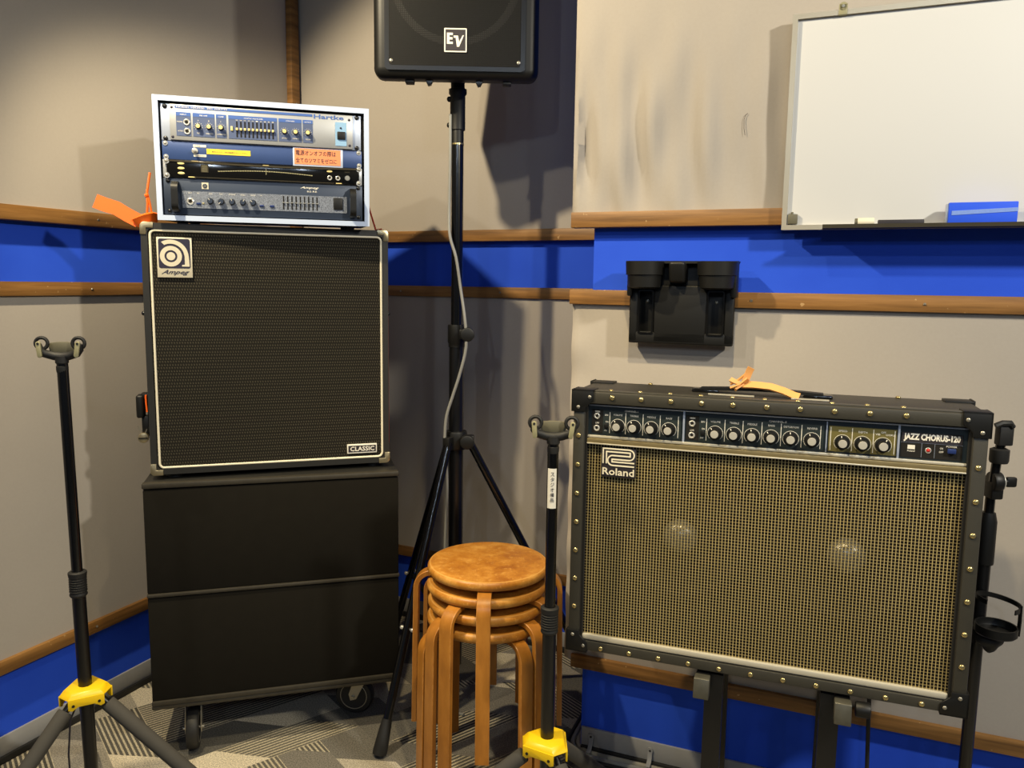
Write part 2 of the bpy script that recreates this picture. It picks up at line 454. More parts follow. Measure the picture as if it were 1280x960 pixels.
def trim(F, x0, x1, z0, z1, y0=0, screws=(), bev=.002):
    tn[0] += 1
    m = MB(F); m.box(x0, x1, y0, D, z0, z1, bev); o = struct(m.build('trim_%d' % tn[0], 'rail'))
    for sx in screws:
        q = MB(F); q.cyl((sx, y0 - .0012, (z0 + z1) / 2 + random.uniform(-.004, .004)), (sx, y0 + .002, (z0 + z1) / 2), .0035, n=10); q.build('screw', 'steel', o, label='small steel screw head')
    return o
def panel(name, F, x0, x1, z0, z1, y, fold=None):
    # padded fabric panel: a front skin with soft edges wrapping back to the wall
    nx = max(8, int((x1 - x0) / .012)); nz = max(6, int((z1 - z0) / .02))
    if fold is None: nx = max(6, nx // 8); nz = max(4, nz // 6)
    t = bmesh.new(); G = []
    for j in range(nz + 1):
        rowv = []
        for i in range(nx + 1):
            x = x0 + (x1 - x0) * i / nx; z = z0 + (z1 - z0) * j / nz
            yy = y
            if fold: yy -= fold(x - x0, z - z0)
            rowv.append(t.verts.new((x, yy, z)))
        G.append(rowv)
    for j in range(nz):
        for i in range(nx): t.faces.new((G[j][i], G[j][i + 1], G[j + 1][i + 1], G[j + 1][i]))
    # side skirts
    def skirt(vs):
        vb = [t.verts.new((v.co.x, D, v.co.z)) for v in vs]
        for k in range(len(vs) - 1): t.faces.new((vs[k], vs[k + 1], vb[k + 1], vb[k]))
    skirt([g[0] for g in G]); skirt([g[-1] for g in G]); skirt(G[0]); skirt(G[-1])
    bmesh.ops.remove_doubles(t, verts=t.verts, dist=1e-5); bmesh.ops.recalc_face_normals(t, faces=t.faces)
    m = MB(F); m._add(t); return struct(m.build(name, 'fabric', smooth=60))
fa = FL; la, lb = -3.2, cL - .012
panel('wall_left_panel', FL, la, lb, ZU1 - .01, TOP, .012); panel('wall_left_panel', FL, la, lb, ZB0 + .02, ZL0 + .01, .012)
panel('wall_back_panel', FB, cB - .03, 1.35, ZU1 - .01, TOP, .012); panel('wall_back_panel', FB, cB - .03, 1.35, ZB0 + .02, ZL0 + .01, .012)
def folds(x, z):
    w = math.exp(-((z - .17) / .19) ** 2) * max(0, 1 - x / .62) * min(1, x / .02)
    f = .014 * math.sin(x * 52 + 3 * math.sin(z * 7)) + .009 * math.sin(x * 91 + 1.2 + z * 5) + .008 * math.sin(x * 30 - z * 16)
    e = min(1, x / .015)
    return w * f + .006 * math.sqrt(max(0, 1 - (1 - e) ** 2)) - .006
def folds2(x, z):
    w = math.exp(-(x / .05) ** 2)
    e = min(1, x / .015)
    return w * .004 * math.sin(z * 45) + .006 * math.sqrt(max(0, 1 - (1 - e) ** 2)) - .006
panel('wall_right_panel', FR, s718, 3.0, ZU1 - .006, TOP, .012, folds); panel('wall_right_panel', FR, s714, 3.0, ZB1 - .02, ZL0 + .01, .012, folds2)
def at_s(F, pxs, py): return [onwall(F, p, py)[0] for p in pxs]
trim(FL, la, cL - .002, ZU0, ZU1, 0, at_s(FL, [123], 276)); trim(FL, la, cL - .002, ZL0, ZL1, 0, at_s(FL, [115], 358)); trim(FL, la, cL - .002, ZB0, ZB1, 0, at_s(FL, [121], 780))
trim(FB, cB + .002, 1.35, ZU0, ZU1, 0); trim(FB, cB + .002, 1.35, ZL0, ZL1, 0, at_s(FB, [501, 625], 364)); trim(FB, cB + .002, 1.35, ZB0, ZB1, 0)
trim(FR, s715, 3.0, ZU0, ZU1, 0, at_s(FR, [], 275)); trim(FR, s711, 3.0, ZL0, ZL1, 0, at_s(FR, [939, 1156], 378)); trim(FR, s714b, 3.0, ZB0, ZB1, 0)
# upright corner batten above the upper rail, on the back-wall side of the corner
bx0 = onwall(FB, 354.5, 20, -.005)[0]; bx1 = onwall(FB, 366.5, 20, -.005)[0]
tn[0] += 1
o = struct(MB(FL).box(cL - .05, cL - .004, -.012, D, ZU1, TOP, .002).build('trim_%d' % tn[0], 'rail'))
q = MB(FL); q.cyl((cL - .026, -.0132, 1.99), (cL - .026, -.01, 1.99), .0035, n=10); q.build('screw', 'steel', o)
def base(name, F, a, b):
    struct(MB(F).box(a, b, D - .006, D + .01, .018, ZS, .001).build('baseboard_' + name, 'skirt'))
    struct(MB(F).box(a, b, D - .014, D + .01, 0, .02, .003).build('baseboard_' + name + '_foot', 'blackrub'))
base('left', FL, la, cL); base('back', FB, cB, 1.35); base('right', FR, s730 - .002, 3.0)

# ------------------------------------------------------------------ upper rack and its units
RKM = frame((-.91035, 2.041632, 1.467954), 14.54, -2.36)
RW, RH, RD = .5304, .3034, .34
rk = thing('rack_case', 'white-edged rack case holding amplifier units on top of the tall bass cabinet', 'rack case', RKM, (RW / 2, RD / 2, 0))
m = MB()
e = .011
m.box(0, RW, .004, RD, 0, .009).box(0, RW, .004, RD, RH - .009, RH).box(0, .009, .004, RD, .009, RH - .009).box(RW - .009, RW, .004, RD, .009, RH - .009).box(.009, RW - .009, RD - .012, RD, .009, RH - .009)
m.build('case_shell', 'tolex', rk)
m = MB(); oo = [(0, 0), (RW, 0), (RW, RH), (0, RH)]; ii = [(e, e), (RW - e, e), (RW - e, RH - e), (e, RH - e)]
m.band([(-.002, -.002), (RW + .002, -.002), (RW + .002, RH + .002), (-.002, RH + .002)], ii, -.002, .006); m.build('edge_frame', 'alu', rk, label='pale aluminium edge frame')
for fx in (.05, RW - .05):
    for fy in (.05, RD - .05):
        MB().cyl((fx, fy, -.011), (fx, fy, 0), .014).build('foot', 'blackrub', rk)
MB().box(e, RW - e, .012, .016, e, RH - e).build('rack_rail', 'fabricblack', rk)

def knob(parent, x, z, y, r, h, mat, capmat=None, cap=.55, mark=None, name='knob', skirt=None):
    m = MB(Matrix.Translation((x, y, z)) @ Matrix.Rotation(PI / 2, 4, 'X'))
    pr = [(0, 0), (r * 1.0, 0), (r * .95, h * .8), (r * .85, h), (0, h)]
    if skirt: pr = [(0, 0), (skirt, 0), (skirt * .96, h * .28), (r, h * .3), (r * .92, h), (0, h)]
    m.lathe(pr, 20); k = m.build(name, mat, parent)
    if capmat:
        q = MB(Matrix.Translation((x, y, z)) @ Matrix.Rotation(PI / 2, 4, 'X')); q.lathe([(r * cap, h - .0005), (r * cap * .92, h + .0008), (0, h + .001)], 20); q.build('knob_cap', capmat, k)
    if mark is not None:
        a = R_(mark); q = MB()
        ro = skirt or r
        q.cyl((x + math.cos(a) * ro * .95, y - h * .28 if skirt else y - h - .0006, z + math.sin(a) * ro * .95), (x + math.cos(a) * r * (1.02 if skirt else .3), y - h * .36 if skirt else y - h - .0006, z + math.sin(a) * r * (1.02 if skirt else .3)), .0008 if skirt else .0007, n=6); q.build('pointer', 'white', k)
    return k
def jack(parent, x, z, y, r=.0075):
    m = MB(); m.torus((x, y, z), r * .78, r * .3, 'Y', 20, 8); j = m.build('jack', 'chrome', parent)
    MB().cyl((x, y + .001, z), (x, y - .0004, z), r * .62, n=16).build('jack_hole', 'fabricblack', j); return j
def bolt(parent, x, z, y, r=.0055, mat='blackmetal', wash=None):
    m = MB(); m.ball((x, y, z), r, 1, .5, 1, 12, 6); b = m.build('bolt', mat, parent)
    if wash: MB().lathe([(r * .6, 0), (r * 1.5, 0), (r * 1.4, .0012), (r * .6, .0012)], 16, Matrix.Translation((x, y + .0005, z)) @ Matrix.Rotation(PI / 2, 4, 'X')).build('washer', wash, b)
    return b
GU = 'rack units'
# --- silver bass head
h = thing('bass_amplifier', 'silver-faced bass amplifier head with blue sections, topmost in the white-edged rack', 'amplifier', RKM, (RW / 2, .1, .197), GU)
Y = 0.004
MB().box(.04, RW - .04, .012, .25, .2, .285).build('chassis', 'blackmetal', h)
MB().box(.0145, .5115, Y + .004, Y + .008, .1975, .2868, .001).build('rack_ear_plate', 'ear', h)
MB().box(.0365, .490, Y - .002, Y + .005, .199, .2855, .0015).build('faceplate', 'hartplate', h)
yp = Y - .0022
def sect(parent, x0, x1, z0, z1, y, name='panel_section', mat='panelblue', strip=None, th=.0008):
    MB().box(x0, x1, y - th, y + .001, z0, z1).build(name, mat, parent)
    if strip: MB().box(x0, x1, y - th - .0004, y, z1 - strip, z1).build('header_strip', 'stripblue', parent)
for x0, x1 in ((.052, .0867), (.0915, .1435), (.1475, .1715), (.177, .2965), (.3005, .358), (.3615, .3865)):
    sect(h, x0, x1, .2095, .267, yp, strip=.009)
MB().box(.05, .386, yp - .0008, yp, .2765, .2825).build('header_strip', 'stripblue', h)
MB().box(.4445, .4735, yp - .001, yp, .2062, .2665).build('switch_plate', 'paleblue', h)
m = MB(); m.text('Hartke', .3895, .4665, .2722, .2832, yp, .0005, bold=.02); m.build('lettering', 'stripblue', h, label='blue maker lettering')
m = MB(); y2 = yp - .0012
m.text('MODEL HA3500  350 WATTS', .054, .175, .2776, .2814, yp - .0009, .0003)
for tx, a, b, zz in (('INPUT', .062, .077, .2598), ('PRE AMP', .108, .127, .2598), ('COMP', .153, .166, .2598), ('GRAPHIC EQUALIZER', .215, .262, .2598), ('CONTOUR', .319, .341, .2598), ('OUTPUT', .366, .382, .2598),
                     ('PASSIVE', .0535, .067, .242), ('ACTIVE', .0555, .067, .2195), ('A', .103, .1055, .2475), ('B', .1285, .131, .2475), ('C', .1575, .16, .2475), ('TUBE', .1, .108, .2165), ('SOLID STATE', .122, .139, .2165), ('COMPRESSION', .149, .17, .2165), ('LOW PASS', .308, .322, .2165), ('HIGH PASS', .335, .351, .2165), ('VOLUME', .3675, .381, .2165)):
    m.text(tx, a, b, zz, zz + .0032, y2, .0003)
m.build('lettering', 'white', h, label='small white control lettering')
jack(h, .0767, .243, yp - .001, .0078); jack(h, .0772, .2208, yp - .001, .0078)
for i, (kx, mk) in enumerate(((.1044, 100), (.1301, 95), (.1589, 220), (.315, 140), (.3429, 150), (.374, 215))):
    m = MB()
    for a in range(-45, 226, 30):
        m.box(-.0004, .0004, -.0003, .0003, .0085, .0105, M_=Matrix.Translation((kx, yp - .0012, .2343)) @ Matrix.Rotation(R_(a - 90), 4, 'Y'))
    m.build('dial_marks', 'white', h)
    knob(h, kx, .2343, yp, .0066, .012, 'black', 'cream', .8, mk)
MB().box(.1818, .1876, yp - .004, yp, .2285, .2395, .0008).build('toggle_switch', 'cream', h)
for i in range(10):
    sx = .1975 + i * .00985
    MB().box(sx - .0019, sx + .0019, yp - .0012, yp, .2135, .2525).build('slider_slot', 'fabricblack', h)
    MB().box(sx - .0026, sx + .0026, yp - .007, yp - .001, .2302, .2362, .0006).build('slider_cap', 'cream', h)
m = MB()
for i in range(10):
    sx = .1975 + i * .00985; m.text(str((30, 64, 125, 250, 500, 1, 2, 3, 5, 8)[i]), sx - .0025, sx + .0025, .2545, .2568, y2, .0003)
m.build('lettering', 'white', h)
MB().box(.4495, .4705, yp - .0045, yp, .2225, .2425, .0012).build('power_switch', 'black', h, label='black rocker power switch')
MB().ball((.4585, yp - .001, .252), .0026).build('indicator_lamp', 'purple', h)
for x, z in ((.0255, .2803), (.0247, .2022), (.5015, .2812), (.5008, .2035)): bolt(h, x, z, Y + .003, .0058)
for x, z in ((.0425, .2778), (.0425, .2062), (.4805, .274), (.4815, .2085)): bolt(h, x, z, yp, .0034, 'purple')
# --- navy blank power panel
b = thing('power_distributor', 'navy blank panel with yellow tape and orange notice, second unit down in the rack', 'rack panel', RKM, (RW / 2, .05, .15), GU)
MB().box(.0145, .5135, Y + .003, Y + .007, .1512, .1958, .001).build('faceplate', 'navy', b)
MB().box(.06, .45, .012, .12, .155, .192).build('chassis', 'blackmetal', b)
m = MB(); m.lathe([(0, 0), (.0075, 0), (.0075, .004), (.004, .005), (.003, .012), (.0042, .016), (0, .0175)], 14, Matrix.Translation((.093, Y + .003, .1745)) @ Matrix.Rotation(PI / 2, 4, 'X')); m.build('toggle_switch', 'chrome', b, label='chrome toggle switch')
MB().box(.1212, .2283, Y + .002, Y + .0032, .1683, .1815).build('tape_label', 'yellowlab', b, label='yellow tape strip')
m = MB(); m.text('音を出さない時は電源を切って下さい', .134, .222, .1725, .1765, Y + .0018, .0002); m.build('lettering', 'dulltrim', b)
for z0, z1, tx in ((.1842, .1900, 'ON'), (.1605, .1662, 'OFF')):
    MB().box(.0895, .1202, Y + .0022, Y + .0032, z0, z1).build('paper_label', 'white', b, label='small white paper label')
m = MB(); m.text('Line', .093, .106, .1855, .1888, Y + .002, .0002, .3); m.text('Loudspeaker', .092, .118, .1618, .165, Y + .002, .0002, .3); m.build('lettering', 'ink', b)
MB().box(.3345, .4635, Y + .0016, Y + .0032, .1495, .1968, .001).build('notice_sleeve', 'alu', b, label='clear sleeve round the notice')
MB().box(.3385, .4575, Y + .0008, Y + .002, .1545, .195).build('notice', 'orangelab', b, label='orange notice in dark lettering')
m = MB(); m.text('電源オンオフの際は', .342, .445, .1775, .1905, Y + .0006, .0003); m.text('全てのツマミをゼロに', .342, .447, .159, .1715, Y + .0006, .0003); m.build('lettering', 'purple', b)
for x, z in ((.0232, .19), (.0238, .157), (.5055, .191), (.5065, .158)): bolt(b, x, z, Y + .002, .0042, 'steel', 'hartplate')
# --- gloss black one-unit processor
p = thing('rack_processor', 'gloss black one-unit processor with curved meter line, third unit down in the rack', 'rack unit', RKM, (RW / 2, .05, .105), GU)
MB().box(.0145, .5135, Y + .003, Y + .007, .1058, .1505, .001).build('rack_ear_plate', 'hartplate', p, label='pale ears showing at the ends')
MB().box(.024, .506, Y - .004, Y + .005, .1066, .1500, .003, 3).build('faceplate', 'glossblack', p)
MB().box(.06, .45, .012, .2, .11, .147).build('chassis', 'blackmetal', p)
yq = Y - .0042
m = MB(); m.sweep([(.03 + i * .0235, yq - .0004 - .003 * math.sin(PI * i / 20), .1475 - .004 * math.sin(PI * i / 20)) for i in range(21)], .004, .002, (0, 0, 1)); m.build('upper_bevel', 'bronze', p)
m = MB(); m.sweep([(.08 + i * .018, yq - .0004, .1088) for i in range(21)], .0016, .001, (0, 0, 1)); m.build('lower_bevel', 'bronze', p)
for z in (.1413, .1292, .117): MB().ball((.059, yq, z), .0085, 1, .12, .38, 16, 8).build('oval_badge', 'cream', p)
MB().ball((.4282, yq, .139), .0075, 1, .12, .38, 16, 8).build('oval_badge', 'cream', p)
MB().box(.1065, .1245, yq - .0008, yq, .1215, .1415).build('display', 'bronze', p)
m = MB()
for i in range(5): m.box(.109, .122, yq - .0012, yq - .0006, .1235 + i * .0035, .1242 + i * .0035)
m.build('lettering', 'paleplastic', p)
m = MB(); N = 40
for i in range(N):
    x = .15 + (.3816 - .15) * i / (N - 1); z = .1258 + .0052 * math.sin(PI * i / (N - 1)); m.box(x - .0024, x + .0024, yq - .0008, yq, z - .0011, z + .0011)
m.box(.2658, .267, yq - .0009, yq, .1225, .1385); m.build('meter_line', 'paleplastic', p, label='pale curved row of meter marks')
for x, z in ((.266, .1458), (.083, .1085), (.452, .1088), (.092, .1478)): MB().box(x - .0075, x + .0075, yq - .001, yq, z - .0011, z + .0011).build('marking', 'cream', p)
for x in (.4284, .4497): jack(p, x, .122, yq, .006)
knob(p, .4742, .1224, yq, .0075, .012, 'gunmetal', 'steel', .9)
m = MB(); m.text('BBE', .468, .481, .1372, .1405, yq, .0003); m.build('lettering', 'bronze', p)
for x, z in ((.0245, .146), (.0245, .1105), (.505, .147), (.505, .111)): bolt(p, x, z, Y - .004, .0048, 'steel', 'hartplate')
# --- dark two-unit head
a_ = thing('bass_amplifier', 'dark gunmetal bass amplifier head with two front handles, lowest in the white-edged rack', 'amplifier', RKM, (RW / 2, .1, .0135), GU)
MB().box(.0135, .514, Y + .002, Y + .007, .0135, .1045, .001).build('faceplate', 'gunmetal', a_)
MB().box(.04, RW - .04, .012, .25, .016, .102).build('chassis', 'blackmetal', a_)
yr = Y + .002
MB().prism([(.0575, .0312), (.473, .0312), (.473, .0742), (.0575, .0735)], yr - .0012, yr + .001).build('control_panel', 'speckle', a_, label='speckled grey control panel')
for x, s_ in ((.0437, 1), (.4885, 1)):
    m = MB(); pts = [(x, yr, .093), (x, yr - .018, .0925), (x, yr - .028, .084)] + [(x, yr - .029, .08 - .0065 * i) for i in range(8)] + [(x, yr - .028, .031), (x, yr - .018, .0235), (x, yr, .023)]
    m.sweep(pts, .016, .006, (1, 0, 0)); m.build('handle', 'black', a_, label='black rack pull handle')
jack(a_, .0773, .0474, yr - .0012, .0085)
for x in (.0972, .253, .279): MB().box(x - .0055, x + .0055, yr - .005, yr, .0405, .0455, .0008).build('push_button', 'switchblue', a_)
MB().ball((.1085, yr - .001, .0435), .003).build('indicator_lamp', 'paleplastic', a_)
for i, x in enumerate((.1263, .153, .1793, .2059, .2315)): knob(a_, x, .0498, yr - .001, .0078, .012, 'black', 'gunmetal', .8, (120, 230, 100, 60, 140)[i])
for i in range(9):
    x = .3085 + i * .01075
    MB().box(x - .0017, x + .0017, yr - .0016, yr, .0355, .0705).build('slider_slot', 'fabricblack', a_)
    MB().box(x - .0028, x + .0028, yr - .006, yr - .001, .0522, .0542, .0004).build('slider_cap', 'steel', a_)
MB().box(.4375, .4615, yr - .004, yr, .0395, .071, .0012).build('power_switch', 'black', a_)
m = MB(); m.text('Ampeg', .352, .4, .0905, .0975, yr, .0004, .45, .012); m.text('B2-RE', .3695, .3945, .0828, .0868, yr, .0004)
for tx, x0, x1, z in (('INPUT', .073, .082, .0675), ('PAD', .0945, .1, .0675), ('GAIN', .123, .131, .0675), ('BASS', .149, .157, .0675), ('MID-RANGE', .1715, .188, .0675), ('TREBLE', .2, .212, .0675), ('MASTER', .226, .238, .0675), ('EQ', .25, .255, .0675)): m.text(tx, x0, x1, z, z + .0028, yr - .0013, .0003)
m.build('lettering', 'white', a_, label='white script lettering')
MB().box(.106, .1225, yr - .001, yr, .0802, .0965).build('badge', 'plate', a_)
m = MB(); m.torus((.1138, yr - .0012, .0878), .0045, .0013); m.torus((.1138, yr - .0012, .0878), .0018, .0008); m.build('badge_mark', 'gunmetal', a_)
for x, z in ((.0255, .0975), (.0265, .0215), (.5035, .0985), (.504, .0215)): bolt(a_, x, z, Y + .001, .0052, 'blackmetal')

# ------------------------------------------------------------------ tall bass cabinet
CBM = frame((-.959403, 2.042712, .795621), 18.145)
W, H, DP = .6358, .6642, .34
cb = thing('bass_cabinet', 'tall black bass speaker cabinet with cream piping and spiral badge', 'speaker cabinet', CBM, (W / 2, DP / 2, 0))
m = MB(); m.box(0, W, .012, DP, 0, H, .008, 3); m.band(rrect(0, W, 0, H, .012), rrect(.016, W - .016, .016, H - .016, .008), 0, .02); m.build('cabinet_body', 'tolex', cb)
MB().box(.0165, W - .0165, .006, .011, .0165, H - .0165).build('grille_cloth', 'bassgrille', cb)
m = MB(); m.tube([(x, .004, z) for x, z in rrect(.0215, W - .0195, .018, H - .019, .012, 4)], .0032, 8, True); m.build('piping', 'piping', cb, label='cream piping round the grille')
for x0, z0, sx, sz in ((0, 0, 1, 1), (W, 0, -1, 1), (0, H, 1, -1), (W, H, -1, -1)):
    m = MB(); k = .03; w_ = .013
    m.prism([(x0 - sx * .0015, z0 + sz * .006), (x0 + sx * .0025, z0 + sz * .0005), (x0 + sx * .007, z0 - sz * .0015), (x0 + sx * k, z0 - sz * .0015), (x0 + sx * k, z0 + sz * w_), (x0 + sx * w_, z0 + sz * w_), (x0 + sx * w_, z0 + sz * k), (x0 - sx * .0015, z0 + sz * k)], -.003, .035, bev=.0012)
    m.build('corner_protector', 'corner', cb, label='nickel corner protector')
m = MB(); m.box(.0365, .1215, -.001, .006, .5245, .6285, .0012); lg = m.build('maker_badge', 'plate', cb, label='cream badge with spiral mark')
m = MB(); m.prism(rrect(.0408, .1172, .5488, .6245, .005), -.0018, 0); m.build('badge_field', 'purple', lg)
m = MB(); cx, cz = .0705, .5795
def ringband(m, r0, r1, a0=0, a1=360, n=40, y=-.0028):
    m.prism(arc(cx, cz, r1, a0, a1, n) + arc(cx, cz, r0, a1, a0, n), y, -.001) if a1 - a0 < 359 else m.band(arc(cx, cz, r1, 0, 351, 39), arc(cx, cz, r0, 0, 351, 39), y, -.001)
ringband(m, .0155, .0265); m.lathe([(0, 0), (.0105, 0), (.0105, .002), (0, .002)], 28, Matrix.Translation((cx, -.0008, cz)) @ Matrix.Rotation(PI / 2, 4, 'X'))
Rr = .0345
m.prism(arc(cx, cz, .0425, 122, 8, 24) + [(.1135, .5795), (.1148, .5575), (.1148, .5535), (.0965, .5535), (.0965, .5575), (.1035, .5585), (.1035, cz + .002)] + arc(cx, cz, .0322, 8, 118, 24), -.0028, -.001)
m.build('spiral_mark', 'plate', lg)
m = MB(); m.text('Ampeg', .046, .114, .5305, .5445, -.0012, .0006, .55, .01); m.build('lettering', 'purple', lg)
m = MB(); m.box(.5155, .6, -.001, .006, .0305, .0572, .001); bg = m.build('model_badge', 'white', cb, label='small white framed badge')
MB().box(.5185, .597, -.0016, 0, .0345, .0535).build('badge_field', 'ink', bg)
m = MB(); m.text('CLASSIC', .524, .5925, .0375, .0505, -.0018, .0005, .0, .02); m.build('lettering', 'white', bg)
for x in (.055, W - .04):
    for y in (.05, DP - .05): MB().cyl((x, y, -.0144), (x, y, .001), .024, .022).build('foot', 'blackrub', cb)
m = MB(); m.box(-.034, -.014, .03, .07, .15, .212, .006, 3); m.box(-.022, .002, .035, .065, .2, .217, .004); m.box(-.022, .002, .035, .065, .1, .155, .004); m.build('side_handle', 'black', cb, label='black side carrying handle')
m = MB(); m.box(-.006, .001, .03, .08, .112, .215, .002); m.build('handle_plate', 'blackmetal', cb)
for x in (-.004, W + .004): MB().ball((x, .03, .43), .006).build('side_screw', 'blackmetal', cb)

# padlock disc hanging below the side handle
lk = thing('padlock', 'round silver padlock hanging beside the lower left edge of the bass cabinet', 'padlock', CBM, (-.018, .03, .08))
MB().cyl((-.018, .034, .098), (-.018, .02, .098), .0135, bev=.002).build('lock_body', 'corner', lk)
MB().box(-.029, -.007, .0185, .021, .0965, .0995).build('keyway', 'blackmetal', lk)
for x, zt in ((-.03, .131), (-.009, .121)): MB().tube([(x, .026, zt), (x * .5 - .009, .026, .108)], .0013, 6).build('shackle', 'steel', lk)

# ------------------------------------------------------------------ lower cabinet on castors
LWM = frame((-.9685705, 2.0055595, .1474305), 15.754)
W2, H2, D2 = .6735, .6337, .40
lc = thing('castored_cabinet', 'low wide black cloth-fronted cabinet on castors under the bass cabinet', 'speaker cabinet', LWM, (W2 / 2, D2 / 2, -.147))
MB().box(0, W2, .012, D2, 0, H2, .004).build('cabinet_body', 'tolex', lc)
def bow(m, z0, z1, y=0): m.box(.001, W2 - .001, y, .02, z0, z1, .004)
m = MB(); bow(m, .33, H2 - .018); m.build('grille_cloth', 'carpetblack', lc)
m = MB(); bow(m, .024, .319); m.build('grille_cloth', 'carpetblack', lc)
m = MB(); m.box(-.001, W2 + .001, -.003, .02, H2 - .014, H2 + .0005, .003); m.build('top_edging', 'wornstrip', lc, label='worn grey edging')
m = MB(); m.box(0, W2 + .001, -.005, .02, .3205, .3305, .003); m.build('middle_ledge', 'wornstrip', lc, label='worn grey ledge between the two cloth fronts')
m = MB(); m.box(0, W2, -.003, .02, .0, .012, .003); m.box(0, W2, -.005, .02, .012, .026, .003); m.build('bottom_edging', 'wornstrip', lc)
def caster(x, y, ang):
    MM = Matrix.Translation((x, y, 0)) @ Matrix.Rotation(R_(ang), 4, 'Z')
    m = MB(MM); m.cyl((0, 0, -.012), (0, 0, 0), .03); m.box(-.035, .035, -.03, .03, -.004, 0); k = m.build('castor', 'steel', lc, label='swivel castor')
    zc = -.147 + .058
    m = MB(MM)
    for s_ in (-1, 1): m.prism([(-.02, -.012), (.022, -.012), (.045, zc + .008), (.04, zc - .012), (.022, zc - .006)], s_ * .021 - .0015, s_ * .021 + .0015)
    m.cyl((.032, -.028, zc), (.032, .028, zc), .005, n=12); m.build('fork', 'steel', k)
    m = MB(MM @ Matrix.Translation((.032, 0, zc)) @ Matrix.Rotation(PI / 2, 4, 'X')); m.lathe([(0, -.014), (.038, -.014), (.043, -.016), (.054, -.015), (.058, -.009), (.058, .009), (.054, .015), (.043, .016), (.038, .014), (0, .014)], 32); m.build('wheel', 'blackrub', k)
    m = MB(MM @ Matrix.Translation((.032, 0, zc)) @ Matrix.Rotation(PI / 2, 4, 'X')); m.torus((0, 0, .0148), .041, .0015, 'Z'); m.torus((0, 0, -.0148), .041, .0015, 'Z'); m.build('hub_ring', 'steel', k)
caster(.0975, .078, -90); caster(.582, .109, 158); caster(.1, .33, 60); caster(.57, .34, 20)

# ------------------------------------------------------------------ orange strap round the rack and cabinet
st = thing('tie_strap', 'bright orange strap knotted at the top left corner of the bass cabinet', 'strap', CBM, (-.01, .03, H))
m = MB(); m.sweep([(-.004, .02, H + .004), (-.03, .018, H + .018), (-.055, .016, H + .034), (-.082, .014, H + .042), (-.103, .012, H + .05)], .036, .0022, [(0, .1, 1), (.1, .1, 1), (.2, .1, 1), (.25, .1, 1), (.3, .1, 1)]); m.build('loose_end', 'orange', st)
m = MB(); m.sweep([(-.012, .014, H - .002), (.0, .006, H + .004), (.012, .006, H + .011), (.028, .012, H + .016), (.04, .03, H + .014)], .024, .006, (.15, -.6, 1)); m.build('knot', 'orange', st)
m = MB(); m.tube([(.014, .03, H + .018), (.0165, .03, H + .05), (.0155, .032, H + .075), (.024, .04, H + .13)], .0032, 6); m.tube([(.026, .03, H + .02), (.022, .03, H + .05), (.0165, .032, H + .078)], .0028, 6)
m.tube([(.011, .03, H + .069), (.0185, .03, H + .072)], .0045, 6); m.build('cord', 'orange', st)
MB(Matrix.Translation((0, 0, 0))).sweep([(-.008, .026, .213), (-.0075, .026, .19), (-.006, .026, .168)], .012, .004, (0, 1, .2)).build('hanging_end', 'orange', st)
MB().box(.012, .024, .026, .034, H + .006, H + .02, .002).build('clip', 'blackmetal', st)
rc = tag(MB(CBM).tube([(.583, .1, H + .13), (.5935, .06, H + .06), (.606, .03, H + .003), (.62, .022, H + .005), (.638, .03, H - .01), (.6395, .035, .4), (.6405, .04, .05)], .0024, 6).build('red_cord', 'red'), 'thin dark red cord running down the right side of the bass cabinet', 'cord')

# ------------------------------------------------------------------ loudspeaker on tripod stand
PX, PY = -.169, 2.36
SPM = frame((PX + .004, PY - .13, 1.872), 1.5)
sp = thing('loudspeaker', 'black loudspeaker with square white-framed badge up on the tripod stand', 'loudspeaker', SPM, (0, .15, 0))
SW, SH = .452, .6
m = MB(); m.box(-SW / 2, SW / 2, 0, .075, 0, SH, .026, 5)
m.box(-SW / 2 + .012, SW / 2 - .012, .05, .30, .004, SH - .012, .016, 3, taper=lambda v: (v.x * (1 if v.y < .1 else .6), v.y if v.y < .1 or v.z < .3 else .19, v.z if v.y < .1 else .06 + v.z * .75))
m.build('cabinet_body', 'black', sp)
MB().band(rrect(-.194, .188, .018, SH - .03, .012), rrect(-.182, .176, .03, SH - .042, .008), -.003, .01).build('grille_rim', 'blackmetal', sp)
MB().prism(rrect(-.184, .178, .028, SH - .04, .008), -.0025, -.001).build('grille', 'pagrille', sp)
m = MB(Matrix.Translation((-.003, -.001, .262)) @ Matrix.Rotation(PI / 2, 4, 'X')); m.lathe([(.178, -.001), (.178, .0005), (.16, .0008), (.158, -.001)], 48); m.build('woofer_surround', 'tolex', sp)
m = MB(Matrix.Translation((-.003, -.0008, .262)) @ Matrix.Rotation(PI / 2, 4, 'X')); m.lathe([(.07, -.0004), (.055, .0004), (0, .0007)], 40); m.build('dust_cap', 'cone', sp)
cxb, z0 = -.003, .068
m = MB(); m.prism(rrect(-.032, .029, .066, .128, .002), -.0062, -.002); bd = m.build('badge', 'white', sp, label='square badge framed in white')
MB().prism(rrect(-.0285, .0255, .0695, .1245, .001), -.0068, -.006).build('badge_field', 'ink', bd)
m = MB()
m.prism([(-.0245, .0865), (-.0245, .1155), (-.0085, .1155), (-.0085, .1095), (-.0175, .1095), (-.0175, .104), (-.0095, .104), (-.0095, .098), (-.0175, .098), (-.0175, .0925), (-.0085, .0925), (-.0085, .0865)], -.0076, -.0065)
m.prism([(-.0065, .1085), (-.0065, .1028), (-.001, .1028), (.0025, .0795), (.0085, .0795), (.0215, .1095), (.0175, .1095), (.0085, .092), (.0055, .1085)], -.0076, -.0065)
m.build('lettering', 'white', bd)
for x in (-.176, .171): MB().ball((x, -.003, .042), .0055, 1, .5, 1).build('screw', 'steel', sp)
